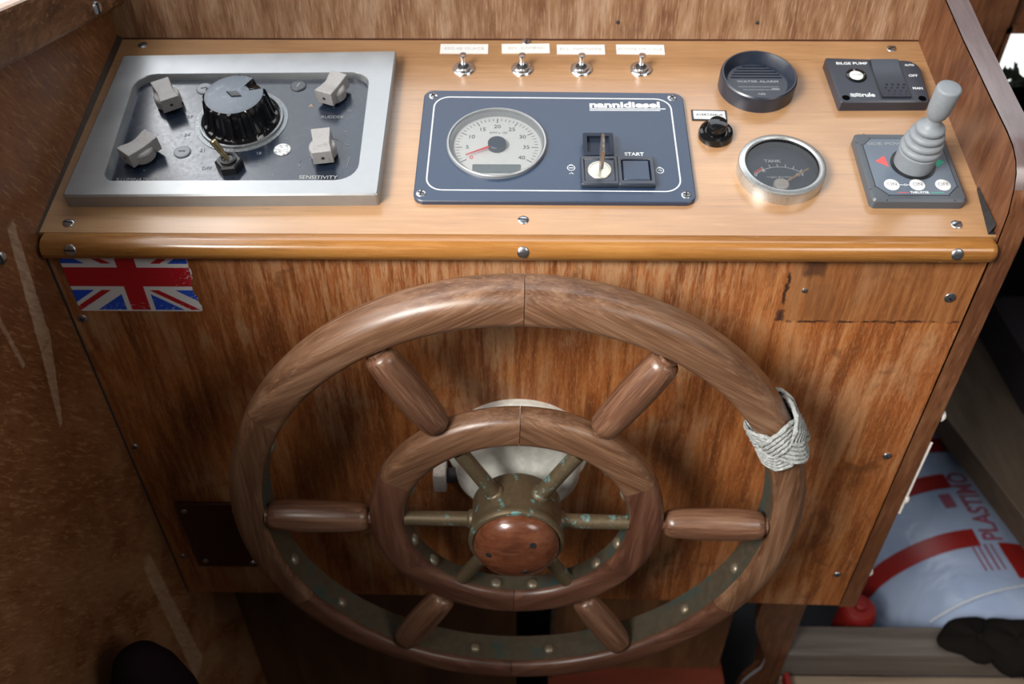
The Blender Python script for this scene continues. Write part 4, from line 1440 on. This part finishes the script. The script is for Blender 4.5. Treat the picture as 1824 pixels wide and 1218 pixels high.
def knot_point(th, ds):
    """three-lead five-bight braid laid round the rim's section"""
    a, b = 14.6 + 3.6, 19.2 + 3.6

    def base(t):
        return A_ * cos(5 * t / 3)
    slope = -A_ * 5 / 3 * sin(5 * th / 3)
    per = 21.0
    ln = hypot(per, slope)
    th2 = th - ds * slope / ln / per
    s = base(th) + ds * per / ln
    h = H_ * sin(10 * th / 3)
    ph = PH + s / 221.0
    ex = abs(cos(th2)) ** 0.86 * (1 if cos(th2) > 0 else -1)
    ey = abs(sin(th2)) ** 0.86 * (1 if sin(th2) > 0 else -1)
    rr = 221.5 + (a + h) * ex
    z = -9.5 + (b + h) * ey
    return (rr * cos(ph), rr * sin(ph), z)


for ds in (-7.6, -3.8, 0.0, 3.8, 7.6):
    m.tube([knot_point(6 * pi * i / NP, ds) for i in range(NP)], RR, 9, True, 3, 0.62, 0.26)
o = tag(m.obj('rope_knot', 'rope', None, 60), 'pale braided rope knot wrapped round the rim of steering wheel', 'rope')
o.matrix_world = WM

# ------------------------------------------------------------------ left foreground and top corner
fd = thing('fender', 'dark rounded cylinder standing at the foot of left plywood wall', 'fender', (-306, -172, -938))
Mesh().lathe([(0, 0), (30, 0), (33, 6), (35, 60), (36, 520), (34, 570), (28, 610), (20, 634), (10, 646), (0, 648)], 48).obj('body', 'darkrubber', fd, 60)
# ------------------------------------------------------------------ things in the cabin to the right
bk = Mesh().prism([(598, 590), (700, 115), (1060, 100), (1060, 590)], -640, -600, 1)
tag(bk.obj('bunk_board', 'plank', None, 0), 'grey brown bunk board running forward beside white bag', 'board')
cu = Mesh().prism(rpoly([(756, 391), (1050, 391), (1050, 590), (756, 590)], 14, 5), -600, -520, 10)
tag(cu.obj('bunk_cushion', 'cushion', None, 40), 'dark maroon cushion lying on bunk board at the right', 'cushion')
Mesh().box(880, 1060, 132, 590, -980, -640).obj('bunk_base', 'dim', bpy.data.objects['bunk_board'], 0)

bag = thing('vinyl_bag', 'bulky white vinyl bag with red bands and red lettering below bunk board', 'bag', (692, 340, -895))
BR = Matrix.Rotation(rad(7), 3, 'Z')


def bag_pt(t, a, d=0.0):
    """t -1 (near end) .. 1 (far end) along the bag, a = angle round it"""
    w = max(0.0, 1 - abs(t) ** 9) ** 0.5
    ca, sa = cos(a), sin(a)
    p = 0.9
    r = (146 + d) * (0.12 + 0.88 * w) * (1 + 0.012 * sin(5 * a + 3 * t) + 0.012 * sin(9 * t + a))
    return BR @ Vector((r * abs(ca) ** p * (1 if ca > 0 else -1), 228 * t, r * abs(sa) ** p * (1 if sa > 0 else -1)))


m = Mesh()
NT, NA_ = 48, 64
v = [tuple(bag_pt(-1 + 2 * i / NT, 2 * pi * j / NA_)) for i in range(NT + 1) for j in range(NA_)]
f = [(i * NA_ + j, i * NA_ + (j + 1) % NA_, (i + 1) * NA_ + (j + 1) % NA_, (i + 1) * NA_ + j) for i in range(NT) for j in range(NA_)]
f += [tuple(range(NA_))[::-1], tuple(NT * NA_ + j for j in range(NA_))]
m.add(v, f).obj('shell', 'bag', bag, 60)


def bag_patch(t0, t1, a0, a1, d=1.0, nt=6, na=24):
    m = Mesh()
    v = [tuple(bag_pt(t0 + (t1 - t0) * i / nt, rad(a0 + (a1 - a0) * j / na), d)) for i in range(nt + 1) for j in range(na + 1)]
    f = [(i * (na + 1) + j, i * (na + 1) + j + 1, (i + 1) * (na + 1) + j + 1, (i + 1) * (na + 1) + j) for i in range(nt) for j in range(na)]
    return m.add(v, f)


for t0, t1, a0 in ((-0.31, -0.18, 91), (0.17, 0.30, 89), (0.50, 0.63, 78)):
    bag_patch(t0, t1, 205, a0).obj('band', 'bagred', bag, 60)
bag_patch(-0.57, -0.29, 82, 55).obj('printed_block', 'bagred', bag, 60)


def bag_text(body, t0, t1, a0, a1, mat, name='lettering', bold=0.0):
    o = text(body, bag, mat, 0, 0, 0, 10, name=name, bold=bold)
    me = o.data
    xs = [q.co.x for q in me.vertices]; ys = [q.co.y for q in me.vertices]
    lx, hx, ly, hy = min(xs), max(xs), min(ys), max(ys)
    for q in me.vertices:
        fx_ = (q.co.x - lx) / (hx - lx); fy_ = (q.co.y - ly) / (hy - ly)
        p = bag_pt(t0 + (t1 - t0) * fx_, rad(a0 + (a1 - a0) * fy_), 1.0 + (0.3 if q.co.z > 0 else 0))
        q.co = p * K
    return o


bag_text('PLASTIMO', -0.27, 0.30, 77, 89, 'bagprint', bold=0.3)
m = Mesh()
bag_patch(0.0, 0.12, 98, 92, 1.0, 4, 6).obj('printed_badge', 'bagprint', bag, 60)
bag_text('PLASTIMO', -0.10, 0.42, 42, 54, 'bagprint', bold=0.2)
for k in range(4):
    bag_patch(-0.50, -0.30, 96 - 3 * k, 95 - 3 * k, 1.0, 3, 2).obj('printed_line', 'bagprint', bag, 60)
cpts = [bag_pt(-0.70 + 0.10 * (k / 16) ** 1.3, rad(138 - 72 * k / 16), 2.6) + Vector((0, 0, 1.0)) for k in range(17)]
tag(Mesh().tube([p + Vector((692, 340, -895)) for p in cpts], 2.0, 8).obj('white_cord', 'cord', None, 60), 'thin white cord lying across the near end of white vinyl bag', 'cord')

rc = thing('red_canister', 'red canister in the dark gap between console and white bag', 'canister', (492, 172, -980))
Mesh().lathe([(0, 0), (25, 0), (26, 4), (26, 205), (24.5, 214), (20, 219), (0, 221)], 32).obj('body', 'redthing', rc)
Mesh().lathe([(9, 221), (9, 226), (7, 228), (0, 228)], 20).obj('cap', 'redthing', rc)

struct(Mesh().box(368.5, 1100, 91, 134, -806, -750).obj('trim_4', 'step', smooth=0, bevel=2))


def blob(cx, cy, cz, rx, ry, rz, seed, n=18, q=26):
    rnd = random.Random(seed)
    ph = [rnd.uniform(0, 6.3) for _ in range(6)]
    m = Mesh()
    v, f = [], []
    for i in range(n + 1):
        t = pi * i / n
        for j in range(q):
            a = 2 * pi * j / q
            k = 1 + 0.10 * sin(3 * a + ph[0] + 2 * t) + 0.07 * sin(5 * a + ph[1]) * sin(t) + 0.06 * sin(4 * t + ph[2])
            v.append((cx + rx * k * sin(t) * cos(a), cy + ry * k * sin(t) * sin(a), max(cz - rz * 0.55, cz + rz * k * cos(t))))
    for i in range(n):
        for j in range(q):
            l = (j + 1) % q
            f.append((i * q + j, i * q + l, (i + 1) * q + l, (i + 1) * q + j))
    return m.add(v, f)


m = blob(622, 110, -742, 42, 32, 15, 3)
o3_ = blob(735, 62, -748, 52, 32, 22, 8)  # further dark lump, fills the lower right of the step
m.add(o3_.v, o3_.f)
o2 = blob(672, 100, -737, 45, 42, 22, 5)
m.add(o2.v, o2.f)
tag(m.obj('dark_lump', 'darklump', None, 60), 'dark crumpled lump lying on the grey step by white bag', 'cloth')
tag(Mesh().box(369.5, 377, 48, 84, -806, -786).obj('red_strip', 'redthing', None, 0, 1), 'short red strip standing on floor against console foot', 'strip')

# dark foliage seen against the bright side light
pl = thing('dark_plant', 'dark leafy plant silhouetted against the bright pane at far right', 'plant', (690, 602, -172))
rnd = random.Random(11)
leaf = Mesh()
leaf.add([(-3, 0, 0), (0, -0.6, 0), (3, 0, 0), (4.5, 0.5, 12), (0, 0, 26), (-4.5, 0.5, 12), (0, -1, 12)], [(0, 1, 6, 5), (1, 2, 3, 6), (5, 6, 4), (6, 3, 4)])
ld = leaf.data('leaf', 'leaf', 0)
Mesh().tube([(0, 0, 0), (2, 1, 15), (-3, 0, 24)], 3, 6).obj('stem', 'leaf', pl)
for k in range(46):
    l_ = bpy.data.objects.new('leaf', ld)
    COL.objects.link(l_)
    l_.parent = pl
    x = rnd.uniform(-62, 120)
    l_.location = (x * K, rnd.uniform(-8, 2) * K, rnd.uniform(-4, 12 if x < -20 else 2) * K)
    l_.rotation_euler = (rnd.uniform(-0.3, 0.3), rnd.uniform(-1.2, 1.2), rnd.uniform(0, 6))
